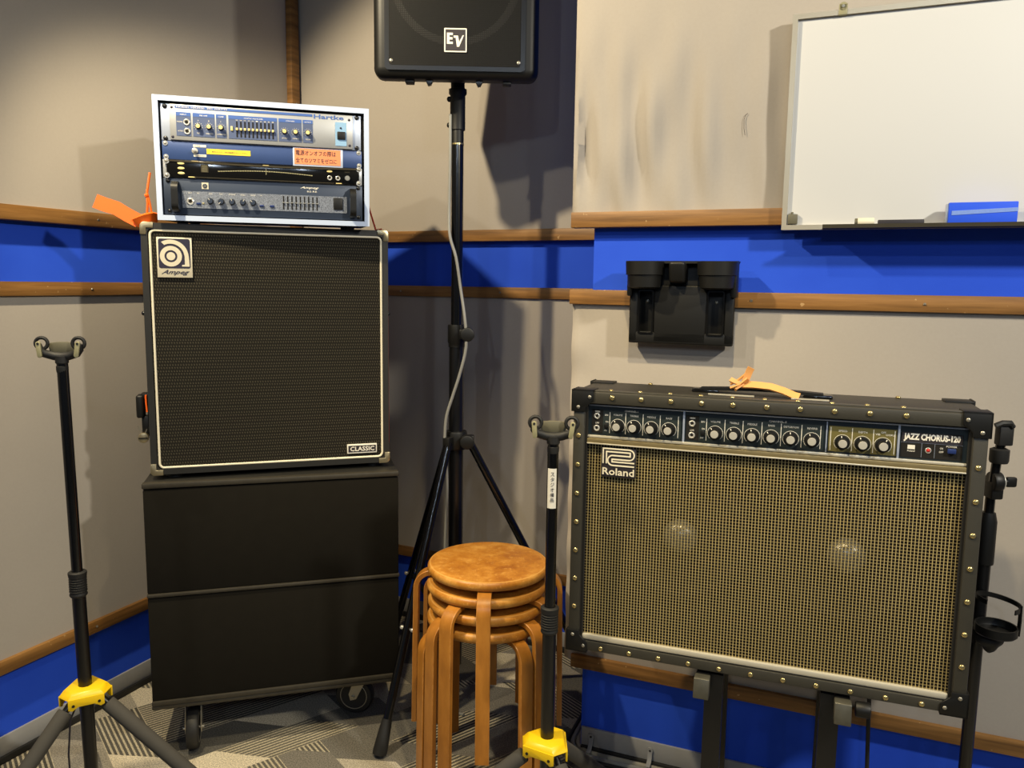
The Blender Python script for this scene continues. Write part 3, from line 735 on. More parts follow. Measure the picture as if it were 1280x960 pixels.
for x in (-.13, .14): MB().box(x - .012, x + .012, .03, .06, -.007, .004, .002).build('foot', 'blackrub', sp)
for x in (-.075, .063): MB().prism([(x - .012, .003), (x + .012, .003), (x + .004, -.012), (x - .004, -.014)], .03, .045, bev=.001).build('hanging_lug', 'blackmetal', sp)

ss = thing('tripod_stand', 'tall black tripod speaker stand standing behind the stools', 'speaker stand', Matrix.Translation((PX, PY, 0)))
MB().lathe([(0, 1.894), (.02, 1.894), (.02, 1.874), (.026, 1.872), (.026, 1.86), (.022, 1.855), (.022, 1.758), (.018, 1.756), (.018, 1.72), (0, 1.72)], 24).build('top_collar', 'black', ss)
for z in (1.845, 1.772): MB().ball((-.024, 0, z), .008).build('collar_screw', 'black', ss)
MB().cyl((0, 0, 1.15), (0, 0, 1.73), .0175).build('upper_tube', 'gloss', ss)
MB().lathe([(.0178, 1.716), (.0185, 1.716), (.0185, 1.72), (.0178, 1.72)], 20).build('brass_ring', 'brass', ss)
m = MB(); m.lathe([(.018, 1.192), (.026, 1.192), (.027, 1.186), (.027, 1.14), (.0245, 1.135), (.0245, 1.125), (.02, 1.125)], 24); m.box(.01, .034, -.03, -.008, 1.15, 1.18, .003); m.build('height_clamp', 'black', ss)
m = MB(); m.cyl((.034, -.03, 1.166), (.036, -.058, 1.166), .021, .0215, 24, .005); m.build('clamp_knob', 'black', ss)
MB().cyl((0, 0, .12), (0, 0, 1.14), .0225).build('lower_tube', 'blackmetal', ss)
m = MB(); m.lathe([(.022, .868), (.032, .868), (.034, .862), (.034, .82), (.03, .812), (.022, .812)], 24)
legs = [238, 358, 118]; RR = .45
foot = Vector((-.355, 2.043, 0)) - Vector((PX, PY, 0)); legs = [math.degrees(math.atan2(foot.y, foot.x))]; legs += [legs[0] + 120, legs[0] + 240]; RR = foot.length
ends = [(foot.x, foot.y), (.47, .02), (-.26, .36)]
for x, y in ends:
    d = Vector((x, y, 0)).normalized(); m.box(-.012, .012, .02, .055, .815, .855, .003, M_=Matrix.Rotation(math.atan2(-d.x, d.y), 4, 'Z'))
m.build('leg_hub', 'black', ss)
m = MB(); m.cyl((.035, -.03, .842), (.037, -.055, .842), .0215, .022, 24, .005); m.build('hub_knob', 'black', ss)
m = MB(); m.lathe([(.0228, .2), (.031, .2), (.031, .24), (.0228, .24)], 20); m.build('brace_sleeve', 'black', ss)
for x, y in ends:
    d = Vector((x, y, 0)); u = d.normalized(); a = Vector((u.x * .04, u.y * .04, .838)); bvec = Vector((x, y, .012)); k = (bvec - a)
    m = MB(); m.cyl(a, bvec - k.normalized() * .02, .0125, n=16); lg = m.build('leg', 'gloss', ss)
    m = MB(); kk = k.normalized(); m.lathe([(0, -.09), (.014, -.09), (.0175, -.05), (.0205, -.006), (.0195, .006), (0, .008)], 20, Matrix.Translation(bvec) @ kk.to_track_quat('Z', 'Y').to_matrix().to_4x4()); m.build('rubber_foot', 'blackrub', lg)
    jn = a + k * .62
    m = MB(); m.sweep([Vector((u.x * .025, u.y * .025, .22)), jn], .016, .006, (-u.y, u.x, 0)); m.build('brace', 'blackmetal', ss)
    m = MB(); s_ = Vector((-u.y, u.x, 0)); m.cyl(jn - s_ * .019, jn + s_ * .019, .004, n=10); m.ball(jn - s_ * .019, .0065); m.ball(jn + s_ * .019, .0065); m.build('brace_bolt', 'chrome', lg)
P0 = Vector((PX, PY, 0))
cpts = [(-.02, -.012, 1.80), (-.0205, -.014, 1.66), (-.0225, -.016, 1.52), (-.018, -.03, 1.45), (.0, -.036, 1.39), (.014, -.038, 1.3), (.028, -.05, 1.21), (.032, -.052, 1.13), (.014, -.05, 1.05), (-.008, -.046, .98), (-.026, -.042, .92), (-.031, -.04, .86), (-.03, -.04, .82), (-.024, -.036, .7), (-.03, -.034, .5), (-.03, -.04, .25), (-.02, -.06, .02), (.05, -.12, .008)]
cc_ = []
for i in range(len(cpts) - 1):
    A = [Vector(cpts[max(0, min(len(cpts) - 1, i + k))]) for k in (-1, 0, 1, 2)]
    for q in range(4):
        t = q / 4; cc_.append(.5 * ((2 * A[1]) + (A[2] - A[0]) * t + (2 * A[0] - 5 * A[1] + 4 * A[2] - A[3]) * t * t + (3 * A[1] - A[0] - 3 * A[2] + A[3]) * t ** 3))
tag(recentre(MB(Matrix.Translation(P0)).tube(cc_, .0045, 8).build('speaker_cable', 'cablegrey')), 'grey cable winding down the pole of the tripod speaker stand', 'cable')

# ------------------------------------------------------------------ guitar stands
def guitar_stand(pos, hubz, yokez, legdeg, lean, label, yaw, sticker=False, ks=.74, cz_=.26):
    g = thing('guitar_stand', label, 'guitar stand', Matrix.Translation(pos), (0, 0, 0), 'guitar stands')
    top = Vector((lean[0], lean[1], yokez - .02))
    ax = lambda z: Vector((lean[0], lean[1], 0)) * (z / top.z) + Vector((0, 0, z))
    zc = hubz + cz_
    MB().cyl(ax(.05), ax(zc), .0145).build('lower_tube', 'blackmetal', g)
    MB().cyl(ax(zc - .02), ax(yokez - .018), .0115).build('upper_tube', 'gloss', g)
    m = MB(Matrix.Translation(ax(zc)) @ Matrix.Diagonal((1, 1, .62, 1))); pr = [(.012, -.055), (.0165, -.055), (.0185, -.05), (.0185, -.045)]
    for i in range(7): pr += [(.0172, -.041 + i * .009), (.0172, -.0375 + i * .009), (.0186, -.0355 + i * .009), (.0186, -.0332 + i * .009)]
    pr += [(.0195, .03), (.0195, .036), (.016, .04), (.012, .04)]
    m.lathe(pr, 24); m.build('height_clutch', 'blackrub', g, label='ribbed height clutch')
    # cradle
    Y_ = Matrix.Translation(ax(yokez)) @ Matrix.Rotation(R_(yaw), 4, 'Z') @ Matrix.Scale(ks, 4)
    m = MB(Y_); m.lathe([(0, -.07), (.0155, -.07), (.0165, -.062), (.0165, -.052), (.014, -.05), (.014, -.046), (.018, -.042), (.018, -.022), (0, -.02)], 20)
    pts = [(-.056, -.012, .014), (-.054, -.01, -.002), (-.044, -.006, -.014), (-.02, 0, -.022), (0, 0, -.024), (.02, 0, -.022), (.044, -.006, -.014), (.054, -.01, -.002), (.056, -.012, .014)]
    m.tube(pts, .011, 12, rs=[.008, .0105, .012, .0125, .013, .0125, .012, .0105, .008]); yk = m.build('cradle', 'blackrub', g)
    m = MB(Y_); m.prism([(-.033, -.014), (.033, -.014), (.037, .012), (.03, .017), (.012, .0195), (-.012, .0195), (-.03, .017), (-.037, .012)], .004, .014, bev=.002); m.build('back_pad', 'smoke', yk, label='smoky back pad')
    for s_, an in ((-1, 4), (1, -9)):
        m = MB(Y_); m.torus((s_ * .05, -.006, .016), .0165, .0052, 'Y', 24, 8); rl = m.build('roller_ring', 'blackrub', yk)
        A = Y_ @ Matrix.Translation((s_ * .053, -.022, .016)) @ Matrix.Rotation(R_(-an * s_ * -1 if s_ < 0 else -an), 4, 'Y')
        m = MB(A); m.prism(arc(0, 0, .0068, 0, 180, 8) + arc(0, -.035, .0062, 180, 360, 8), -.004, .004, bev=.001); m.build('swing_arm', 'paleplastic', yk, label='pale swing arm')
        m = MB(A); m.cyl((0, -.005, 0), (0, -.0035, 0), .0035, n=12); m.build('arm_pin', 'blackrub', yk)
    # hub
    m = MB(Matrix.Translation(ax(hubz)))
    tri = lambda R, w, z: [(R * math.cos(R_(d)) + sg * w * -math.sin(R_(d)), R * math.sin(R_(d)) + sg * w * math.cos(R_(d)), z) for d in sorted(q % 360 for q in legdeg) for sg in (-1, 1)]
    t = bmesh.new(); rg = [[t.verts.new(v) for v in tri(R, w, z)] for R, w, z in ((.052, .0175, .0), (.051, .0172, .002), (.042, .0165, .0115), (.038, .0155, .0135))]
    for r0, r1 in zip(rg, rg[1:]):
        for k in range(6): t.faces.new((r0[k], r0[(k + 1) % 6], r1[(k + 1) % 6], r1[k]))
    t.faces.new(rg[-1]); t.faces.new(rg[0][::-1]); bmesh.ops.recalc_face_normals(t, faces=t.faces); m._add(t)
    for k in range(3):
        am = (legdeg[k] + (legdeg[(k + 1) % 3] if k < 2 else legdeg[0] + 360)) / 2
        Q = Matrix.Rotation(R_(am + 90), 4, 'Z')     # local -y points outward between two legs
        hw = .0365; rr_ = .052 * math.cos(R_(60)) + .0175 * math.sin(R_(60))
        m.prism([(-hw, -.022), (-hw, .002), (hw, .002), (hw, -.022), (hw - .008, -.0255), (.016, -.0175), (-.016, -.0175), (-hw + .008, -.0255)], -rr_ - .001, -rr_ + .003, M_=Q, bev=.0008)
    hb = m.build('leg_bracket', 'yellow', g, label='yellow leg bracket')
    for k in range(3):
        am = (legdeg[k] + (legdeg[(k + 1) % 3] if k < 2 else legdeg[0] + 360)) / 2
        m = MB(Matrix.Translation(ax(hubz)) @ Matrix.Rotation(R_(am + 90), 4, 'Z'))
        for x in (-.026, .026): m.cyl((x, -.0437, -.013), (x, -.041, -.013), .0032, n=10)
        m.build('rivet', 'blackmetal', hb)
    m = MB(); m.cyl(ax(.06), ax(.09), .021); sl = m.build('brace_sleeve', 'blackrub', g)
    for k, d in enumerate(legdeg):
        u = Vector((math.cos(R_(d)), math.sin(R_(d)), 0)); a = ax(hubz) + u * .036 + Vector((0, 0, -.018)); e_ = u * .40 + Vector((0, 0, .012))
        v = (e_ - a)
        m = MB(); m.cyl(a, a + v * .97, .008, n=14); lg = m.build('leg', 'blackmetal', g)
        MB().cyl(a + v * .035, a + v * .9, .0165, n=20, bev=.003).build('foam_sleeve', 'foam', lg, label='grey foam sleeve')
        m = MB(); m.cyl(a + v * .9, e_, .0145, .0125, 16, .003); m.ball(e_, .0125); m.build('rubber_foot', 'blackrub', lg)
        m = MB(); m.sweep([ax(.075) + u * .018, a + v * .5], .012, .005, (-u.y, u.x, 0)); m.build('brace', 'blackmetal', g)
    if sticker:
        zz = yokez - .12
        m = MB(); n = 8
        pts = []
        A0 = ax(yokez - .082); A1 = ax(yokez - .166)
        t = bmesh.new(); ring = []
        for P_ in (A0, A1): ring.append([t.verts.new(P_ + Vector((math.cos(R_(an)), math.sin(R_(an)), 0)) * .0121) for an in range(212, 309, 12)])
        for i in range(len(ring[0]) - 1): t.faces.new((ring[0][i], ring[0][i + 1], ring[1][i + 1], ring[1][i]))
        m._add(t); sk = m.build('name_sticker', 'white', g, label='white sticker with vertical dark lettering')
        m = MB()
        for i, ch in enumerate('スタジオ備品'):
            m.text(ch, -.005, .003, yokez - .098 - i * .0108, yokez - .0898 - i * .0108, 0, .0003, M_=Matrix.Translation((lean[0] * .92, lean[1] * .92 - .0122, 0)))
        m.build('lettering', 'ink', sk)
    return g
guitar_stand((-.968, 1.70, 0), .375, 1.163, [0, 120, 240], (-.014, 0, 0), 'black guitar stand with yellow bracket on the left in front of the wall', 10)
guitar_stand((.0865, 1.58, 0), .337, 1.0245, [180, 300, 420], (0, 0, 0), 'black guitar stand with yellow bracket and white sticker in front of the stools', -4, True, .74, .282)

# ------------------------------------------------------------------ stools
SX, SY = -.057, 2.0
def make_stool(label):
    g = thing('round_stool', label, 'stool', Matrix.Identity(4), (0, 0, 0), 'stacked stools')
    hz = .452; R0 = .160
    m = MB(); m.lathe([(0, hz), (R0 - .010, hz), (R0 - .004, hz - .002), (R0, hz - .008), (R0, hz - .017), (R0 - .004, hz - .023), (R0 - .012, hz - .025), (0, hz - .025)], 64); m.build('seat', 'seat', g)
    for k in range(4):
        a = PI / 2 * k; u = Vector((math.cos(a), math.sin(a), 0)); s_ = Vector((-u.y, u.x, 0))
        pts = [u * .09 + Vector((0, 0, hz - .032))]
        Rb = .042; ro = .1905
        for i in range(9):
            t = R_(90 - 90 * i / 8); pts.append(u * (ro - Rb + Rb * math.cos(t)) + Vector((0, 0, hz - .032 - Rb + Rb * math.sin(t))))
        pts += [u * (ro + .003) + Vector((0, 0, .2)), u * (ro + .006) + Vector((0, 0, .0))]
        m = MB(); m.sweep(pts, .035, .0135, s_); lg = m.build('leg', 'stool', g, 30); lg.data.materials.append(M['stooledgelight'])
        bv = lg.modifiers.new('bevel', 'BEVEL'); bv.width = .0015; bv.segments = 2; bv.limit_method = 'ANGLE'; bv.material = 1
        m = MB()
        for x in (-.009, .009): m.cyl(u * .12 + s_ * x + Vector((0, 0, hz - .041)), u * .12 + s_ * x + Vector((0, 0, hz - .037)), .004, n=10)
        m.build('leg_screw', 'steel', lg)
    return g
stool0 = make_stool('x')
slabels = ['bottom stool of the stack of four round wooden stools', 'second stool from the floor in the stack of round wooden stools', 'third stool from the floor in the stack of round wooden stools', 'top stool of the stack with its worn honey-coloured round seat in full view']
for i, (yaw, dz) in enumerate(((212, 0), (223.5, .0455), (240, .091), (268.5, .1365))):
    if i == 0: r = stool0
    else:
        r = stool0.copy(); COL.objects.link(r)
        for ch in stool0.children:
            k = ch.copy(); COL.objects.link(k); k.parent = r
            for g2 in ch.children:
                k2 = g2.copy(); COL.objects.link(k2); k2.parent = k
    r['label'] = slabels[i]
    r.matrix_world = Matrix.Translation((SX + (0, .002, -.001, .001)[i], SY, dz)) @ Matrix.Rotation(R_(yaw), 4, 'Z')

# ------------------------------------------------------------------ combo amplifier
JCM = frame((.1289, 1.6226, .5321), -20.0, .8, .2)
JW, JH = .765, .5651
jc = thing('combo_amplifier', 'large black studded combo amplifier with gold woven grille and knobs on a low stand', 'amplifier', JCM, (JW / 2, .1, 0))
DT, DB = .19, .262
def dep(z): return DB + (DT - DB) * z / JH
m = MB(); ft = .031
tp = lambda v: (v[0], v[1] if v[1] < .05 else dep(v[2]), v[2])
m.box(0, JW, 0, .2, JH - .027, JH, .006, 3, taper=tp); m.box(0, JW, 0, .2, 0, .0235, .006, 3, taper=tp)
m.box(0, ft - .003, 0, .2, .012, JH - .012, .006, 3, taper=tp); m.box(JW - ft + .003, JW, 0, .2, .012, JH - .012, .006, 3, taper=tp)
m.box(.02, JW - .02, .1, .2, .02, JH - .02, 0, taper=lambda v: (v[0], dep(v[2]) - (.012 if v[1] < .15 else .004), v[2]))
m.build('cabinet_body', 'tolexjc', jc)
m = MB()
for a, b_, cc, d_ in ((.0, JW, JH - .0255, JH - .002), (0, JW, .002, .0225)): m.box(a + .004, b_ - .004, -.0022, .004, cc, d_, .0015)
for a, b_ in ((.002, ft - .006), (JW - ft + .006, JW - .002)): m.box(a, b_, -.0022, .004, .01, JH - .01, .0015)
m.box(.004, JW - .004, .004, .024, JH - .001, JH + .0015, .001)
m.build('edging', 'leatherjc', jc, label='vinyl edging strip')
for x0, z0, sx, sz in ((0, 0, 1, 1), (JW, 0, -1, 1), (0, JH, 1, -1), (JW, JH, -1, -1)):
    m = MB(); k = .044; w_ = .027
    m.prism([(x0 - sx * .003, z0 - sz * .003), (x0 + sx * k, z0 - sz * .003), (x0 + sx * k, z0 + sz * (w_ - .008)), (x0 + sx * (k - .008), z0 + sz * w_), (x0 + sx * (w_ + .008), z0 + sz * w_), (x0 + sx * w_, z0 + sz * (w_ + .008)), (x0 + sx * w_, z0 + sz * k), (x0 - sx * .003, z0 + sz * k)], -.005, .001, bev=.001)
    m.box(min(x0 - sx * .003, x0 + sx * .001), max(x0 - sx * .003, x0 + sx * .001), -.005, .045, min(z0 - sz * .003, z0 + sz * k), max(z0 - sz * .003, z0 + sz * k), .001)
    m.box(min(x0 - sx * .003, x0 + sx * k), max(x0 - sx * .003, x0 + sx * k), -.005, .04, min(z0 - sz * .003, z0 + sz * .001), max(z0 - sz * .003, z0 + sz * .001), .001)
    cp = m.build('corner_protector', 'black', jc, label='black corner protector')
    for ax_, az in ((.036, .012), (.012, .034)): MB().ball((x0 + sx * ax_, -.005, z0 + sz * az), .0038, 1, .5, 1).build('corner_screw', 'steel', cp)
for x0, sx in ((0, 1), (JW, -1)):
    m = MB(); m.box(min(x0 - sx * .003, x0 + sx * .05), max(x0 - sx * .003, x0 + sx * .05), DT - .04, DT + .003, JH - .002, JH + .0035, .0015); m.box(min(x0 - sx * .003, x0 + sx * .001), max(x0 - sx * .003, x0 + sx * .001), DT - .04, DT + .003, JH - .05, JH + .005, .001); m.build('corner_protector', 'black', jc)
def stud(x, y, z, up=False):
    MB().ball((x, y, z), .0052, 1, 1 if up else .55, .55 if up else 1, 12, 8).build('stud', 'brass', jc)
for i in range(10): stud(.083 + i * .0602 + (0 if i < 5 else .0006 * i), -.003, JH - .0115)
for i in range(10): stud(.077 + i * .061, .014, JH + .0018, True)
for i in range(4): stud(.13 + i * .168, DT - .015, JH + .0018, True)
for i in range(11): stud(.074 + i * .0617, -.003, .0105)
for i in range(7): stud(.0135, -.003, .097 + i * .0622); stud(JW - .0135, -.003, .094 + i * .0622)
# opening liner, baffle, drivers
MB().band([(.024, .02), (JW - .024, .02), (JW - .024, JH - .02), (.024, JH - .02)], [(.031, .028), (JW - .031, .028), (JW - .031, JH - .028), (.031, JH - .028)], .002, .04).build('liner', 'fabricblack', jc)
MB().box(.028, JW - .028, .05, .06, .025, .46).build('baffle', 'fabricblack', jc)
for x in (.2265, .5475):
    Q = Matrix.Translation((x, .048, .264)) @ Matrix.Rotation(PI / 2, 4, 'X')
    m = MB(Q); m.lathe([(.14, 0), (.14, .006), (.125, .012), (.118, .004), (.05, -.001), (.04, .003)], 48); dr = m.build('speaker_cone', 'cone', jc, label='dark cone behind the grille')
    m = MB(Q); m.lathe([(.0365, .003), (.0355, .012), (.031, .021), (.024, .0275), (.014, .0315), (0, .033)], 40); m.build('dust_cap', 'dome', dr, label='silver dust cap showing through the grille')
MB().box(.031, JW - .031, .0102, .0112, .036, .455).build('grille_cloth', 'jcgrille', jc, label='gold woven grille')
MB().box(.031, JW - .031, .002, .014, .4545, .4655, .001).build('upper_trim', 'dulltrim', jc)
MB().box(.031, JW - .031, .0005, .012, .4535, .4565, .001).build('trim_line', 'silver', jc)
m = MB(); m.box(.031, JW - .031, .001, .012, .0245, .0365, .003); m.build('lower_trim', 'silver', jc, label='bright silver strip below the grille')
m = MB(); m.box(.029, JW - .029, .003, .014, .021, .0255, .001); m.build('trim_line', 'dulltrim', jc)
# control panel
yb = .011
pn = MB().box(.031, JW - .031, yb, .045, .466, .5365).build('control_panel', 'jcpanel', jc)
m = MB(); m.box(.031, JW - .031, yb - .006, yb, .4665, .4718, .0012); m.build('trim_line', 'silver', jc, label='silver strip under the control panel')
m = MB(); m.box(.031, JW - .031, yb - .003, yb, .5335, .5375, .001); m.build('trim_line', 'ear', jc)
X = lambda x: (x - .0385) * 1.0162 + .031
Z = lambda z: z - .0025
for x in (.2335, .6195): MB().box(X(x) - .0018, X(x) + .0018, yb - .003, yb, .4715, .534).build('divider', 'ear', jc, label='pale upright divider')
MB().box(X(.4965), X(.4985), yb - .002, yb, .4725, .532).build('divider', 'ear', jc)
for a, b_ in ((.0462, .0695), (.2382, .2631)): MB().box(X(a), X(b_), yb - .001, yb, .4765, .526).build('input_panel', 'fabricblack', jc)
for a, b_, mt in ((.0695, .2282, 'darkpanel'), (.2631, .4926, 'darkpanel'), (.5012, .6163, 'olive')): MB().box(X(a), X(b_), yb - .001, yb, .4755, .5245).build('knob_panel', mt, jc, label='olive knob panel' if mt == 'olive' else None)
m = MB()
for a in (.0835, .1165, .152, .1865, .2225, .2775, .3125, .3465, .3815, .4165, .4535, .487, .5045, .5415, .5775, .613): m.box(X(a) - .0006, X(a) + .0006, yb - .0014, yb, .478, .522)
m.build('panel_line', 'white', jc)
kx = (.1004, .1337, .169, .2041, .2945, .3299, .3639, .3989, .4345, .472, .5253, .5594, .5939)
for i, x in enumerate(kx):
    z = Z(.4962)
    m = MB(); m.prism(arc(X(x), z, .0152, 230, -50, 24) + arc(X(x), z, .0145, -50, 230, 24), yb - .0014, yb - .0009); m.build('dial_arc', 'white', jc)
    knob(jc, X(x), z, yb - .001, .0098, .017, 'black', 'knobcap', .82, (120, 115, 118, 125, 130, 120, 100, 125, 95, 110, 100, 110, 60)[i], skirt=.0135)
for x, z in ((.0563, .515), (.0563, .4893), (.2494, .5126), (.2494, .4887)): jack(jc, X(x), Z(z), yb - .001, .0062)
for x in (.0765, .2705):
    MB().box(X(x) - .004, X(x) + .004, yb - .006, yb, .488, .4975, .001).build('rocker_switch', 'black', jc)
m = MB(); yt = yb - .0012
for tx, x, w_, z in (('VOLUME', .1004, .019, .5178), ('TREBLE', .1337, .018, .5178), ('MIDDLE', .169, .018, .5178), ('BASS', .2041, .012, .5178), ('VOLUME', .2945, .019, .5175), ('TREBLE', .3299, .018, .5175), ('MIDDLE', .3639, .018, .5175), ('BASS', .3989, .012, .5175), ('DISTORTION', .4345, .027, .5172), ('REVERB', .472, .018, .5172), ('SPEED', .5253, .015, .5165), ('DEPTH', .5594, .015, .5165), ('OFF', .5939, .008, .5185), ('VIB', .5845, .008, .5145), ('CHORUS', .6058, .016, .5145),
                     ('CHANNEL-1', .128, .028, .527), ('CHANNEL-2', .41, .032, .5262), ('HIGH', .0575, .01, .5225), ('LOW', .0575, .008, .4985), ('HIGH', .2502, .01, .5218), ('LOW', .2502, .008, .497), ('BRI', .0765, .007, .5165), ('BRI', .2705, .007, .516), ('ON', .0775, .006, .502), ('OFF', .0755, .007, .4835), ('ON', .2715, .006, .5015), ('OFF', .2695, .007, .483)):
    m.text(tx, X(x) - w_ / 2, X(x) + w_ / 2, Z(z), Z(z) + .0036, yt, .0003)
m.build('lettering', 'white', jc, label='small white control lettering')
MB().box(X(.6236), X(.7227), yb - .001, yb, .4755, .522).build('name_panel', 'fabricblack', jc)
MB().box(X(.6246), X(.7217), yb - .0016, yb, .5035, .521).build('name_strip', 'ink', jc)
m = MB(); m.text('JAZZ CHORUS-120', X(.6275), X(.7185), .505, .5205, yb - .0016, .0004, 0, .045); m.text('POWER', X(.697), X(.714), .4985, .5015, yt, .0003); m.text('ON', X(.687), X(.692), .494, .4975, yt, .0003); m.text('OFF', X(.686), X(.693), .4875, .491, yt, .0003)
m.build('lettering', 'white', jc, label='white model lettering')
m = MB(); m.box(X(.6347), X(.6467), yb - .002, yb, .491, .4985); m.text('Roland', X(.6347), X(.6467), .486, .4895, yt, .0003); m.build('small_mark', 'white', jc)
m = MB(); m.box(X(.6575), X(.658), yb - .0014, yb, .477, .503); m.box(X(.6785), X(.679), yb - .0014, yb, .477, .503); m.box(X(.6236), X(.7227), yb - .0014, yb, .503, .5035); m.build('panel_line', 'ear', jc)
MB().ball((X(.6685), yb - .001, .4905), .0033).build('indicator_lamp', 'ledred', jc)
MB().torus((X(.6685), yb - .001, .4905), .0042, .0012).build('lamp_bezel', 'chrome', jc)
MB().box(X(.699), X(.7125), yb - .006, yb, .488, .4965, .001).build('power_switch', 'switchblue', jc)
# badge on the grille
bgd = MB().box(.0622, .135, .004, .0105, .3865, .4485, .0008).build('maker_badge', 'ink', jc, label='dark badge with pale line mark')
m = MB(); yl0, yl1 = .0026, .0042; w_ = .0027
def line(pts, wd=.0027):
    m.sweep([(x, (yl0 + yl1) / 2, z) for x, z in pts], wd, yl1 - yl0, [(0, 0, 1)] * len(pts) if False else None) if False else path(pts, wd)
def path(pts, wd):
    t = bmesh.new(); P = [Vector((x, 0, z)) for x, z in pts]; n = len(P); Lf = []
    for i in range(n):
        d0 = (P[i] - P[i - 1]).normalized() if i else (P[1] - P[0]).normalized(); d1 = (P[i + 1] - P[i]).normalized() if i < n - 1 else d0
        n0 = Vector((-d0.z, 0, d0.x)); n1 = Vector((-d1.z, 0, d1.x)); nn = (n0 + n1).normalized(); k = wd / 2 / max(.3, nn.dot(n0)); Lf.append((P[i] + nn * k, P[i] - nn * k))
    vv = [[t.verts.new((q.x, y, q.z)) for q in pr for y in (yl0, yl1)] for pr in Lf]
    for a, b_ in zip(vv, vv[1:]):
        t.faces.new((a[0], b_[0], b_[2], a[2])); t.faces.new((a[1], a[3], b_[3], b_[1])); t.faces.new((a[0], a[1], b_[1], b_[0])); t.faces.new((a[2], b_[2], b_[3], a[3]))
    bmesh.ops.recalc_face_normals(t, faces=t.faces); m._add(t)
L0, R1 = .0665, .1325
path([(L0, .4145), (L0, .4462), (.121, .4462)] + arc(.121, .4352, .011, 88, -90, 12) + [(.0855, .4242), (.0855, .4188), (R1, .4188)], .0027)
path([(.0735, .4145), (.0735, .4398), (.1235, .4398), (.1235, .4322), (.0868, .4322)] + arc(.0868, .4217, .0105, 92, 268, 12) + [(.0868, .4112), (R1, .4112)], .0027)
m.text('Roland', .0655, .1325, .3905, .4055, .0042, .0012, 0, .012)
m.build('badge_mark', 'piping', bgd, label='pale outlined mark and lettering')
# handle
m = MB(); 
for x in (.26, .48): MB().box(x - .028, x + .028, .085, .115, JH, JH + .007, .003).build('handle_mount', 'gloss', jc, label='black metal handle mount')
m = MB(); m.sweep([(.25 + i * .02, .1, JH + .007 + .004 * math.sin(PI * i / 12)) for i in range(13)], .026, .006, (0, 1, 0)); m.build('carrying_handle', 'black', jc)
m = MB(); m.box(.27, .36, .052, .056, JH + .0005, JH + .003); m.box(.43, .50, .052, .056, JH + .0005, JH + .003); m.build('top_trim', 'silver', jc, label='thin bright strip on top')
# leather strap
ls = thing('leather_strap', 'tan leather strap knotted round the handle on top of the combo amplifier', 'strap', JCM, (.35, .08, JH + .008))
m = MB(); m.sweep([(.335, .085, JH + .021), (.36, .075, JH + .0225), (.39, .07, JH + .021), (.415, .065, JH + .0145), (.435, .06, JH + .007), (.445, .058, JH + .005)], .016, .004, [(0, .7, .7)] * 6); m.build('long_tail', 'tan', ls)
m = MB(); m.sweep([(.31, .09, JH + .03), (.32, .085, JH + .026), (.334, .08, JH + .021), (.322, .07, JH + .011)], .009, .005, (.7, .3, .7)); m.sweep([(.312, .088, JH + .012), (.33, .08, JH + .02), (.345, .08, JH + .034)], .008, .004, (.5, .6, -.3)); m.build('knot', 'tan', ls)
m = MB(); m.sweep([(.338, .085, JH + .02), (.341, .088, JH + .033), (.347, .09, JH + .05), (.35, .09, JH + .056)], .014, .004, (1, .3, -.2)); m.sweep([(.31, .09, JH + .02), (.326, .09, JH + .03), (.342, .09, JH + .045)], .007, .003, (0, .9, .4)); m.build('loop', 'tan', ls)

# ------------------------------------------------------------------ amp stand
asd = thing('amplifier_stand', 'low black folding stand carrying the studded combo amplifier', 'amplifier stand', JCM @ Matrix.Translation((.415, .1, 0)))
gz = -.5321
for i, x in enumerate((-.125, .14)):
    m = MB(); m.box(x - .014, x + .014, -.128, .13, -.016, -.0042, .002); sup = m.build('support_arm', 'blackmetal', asd)
    sx = -.006 if i == 0 else .004
    m = MB(); m.prism([(-.128, -.004), (-.104, -.004), (-.108, -.03), (-.113, -.044), (-.136, -.044), (-.134, -.03)], -.0155, .0155, Matrix.Translation((x + sx, 0, 0)) @ Matrix.Rotation(PI / 2, 4, 'Z') @ Matrix.Scale(-1, 4, (0, 1, 0)) if False else Matrix.Translation((x, 0, 0)) @ Matrix(((0, 1, 0, 0), (1, 0, 0, 0), (0, 0, 1, 0), (0, 0, 0, 1))), bev=.002)
    m.build('front_stop', 'frontstop', sup, label='worn grey front stop')
    xo = x + (.022 if i == 0 else -.022)
    m = MB(); m.sweep([(xo, -.085, -.006), (xo + (.0 if i == 0 else -.004), -.115, gz + .02)], .036, .022, (1, 0, 0)); fl = m.build('front_leg', 'blackmetal', asd)
    MB().box(xo - .021, xo + .021, -.135, -.098, gz + .001, gz + .03, .004).build('rubber_foot', 'blackrub', fl)
    m = MB(); m.sweep([(xo, .1, -.006), (xo, .15, gz + .02)], .03, .02, (1, 0, 0)); rl = m.build('rear_leg', 'blackmetal', asd)
    MB().box(xo - .018, xo + .018, .132, .168, gz + .001, gz + .03, .004).build('rubber_foot', 'blackrub', rl)
m = MB(); m.cyl((-.105, .14, -.4), (.12, .14, -.4), .008); m.cyl((-.105, -.108, -.44), (.12, -.108, -.44), .008); m.build('cross_bar', 'blackmetal', asd)
MB().cyl((.163, -.105, -.02), (.19, -.105, -.02), .015, n=16, bev=.003).build('lock_knob', 'black', asd)

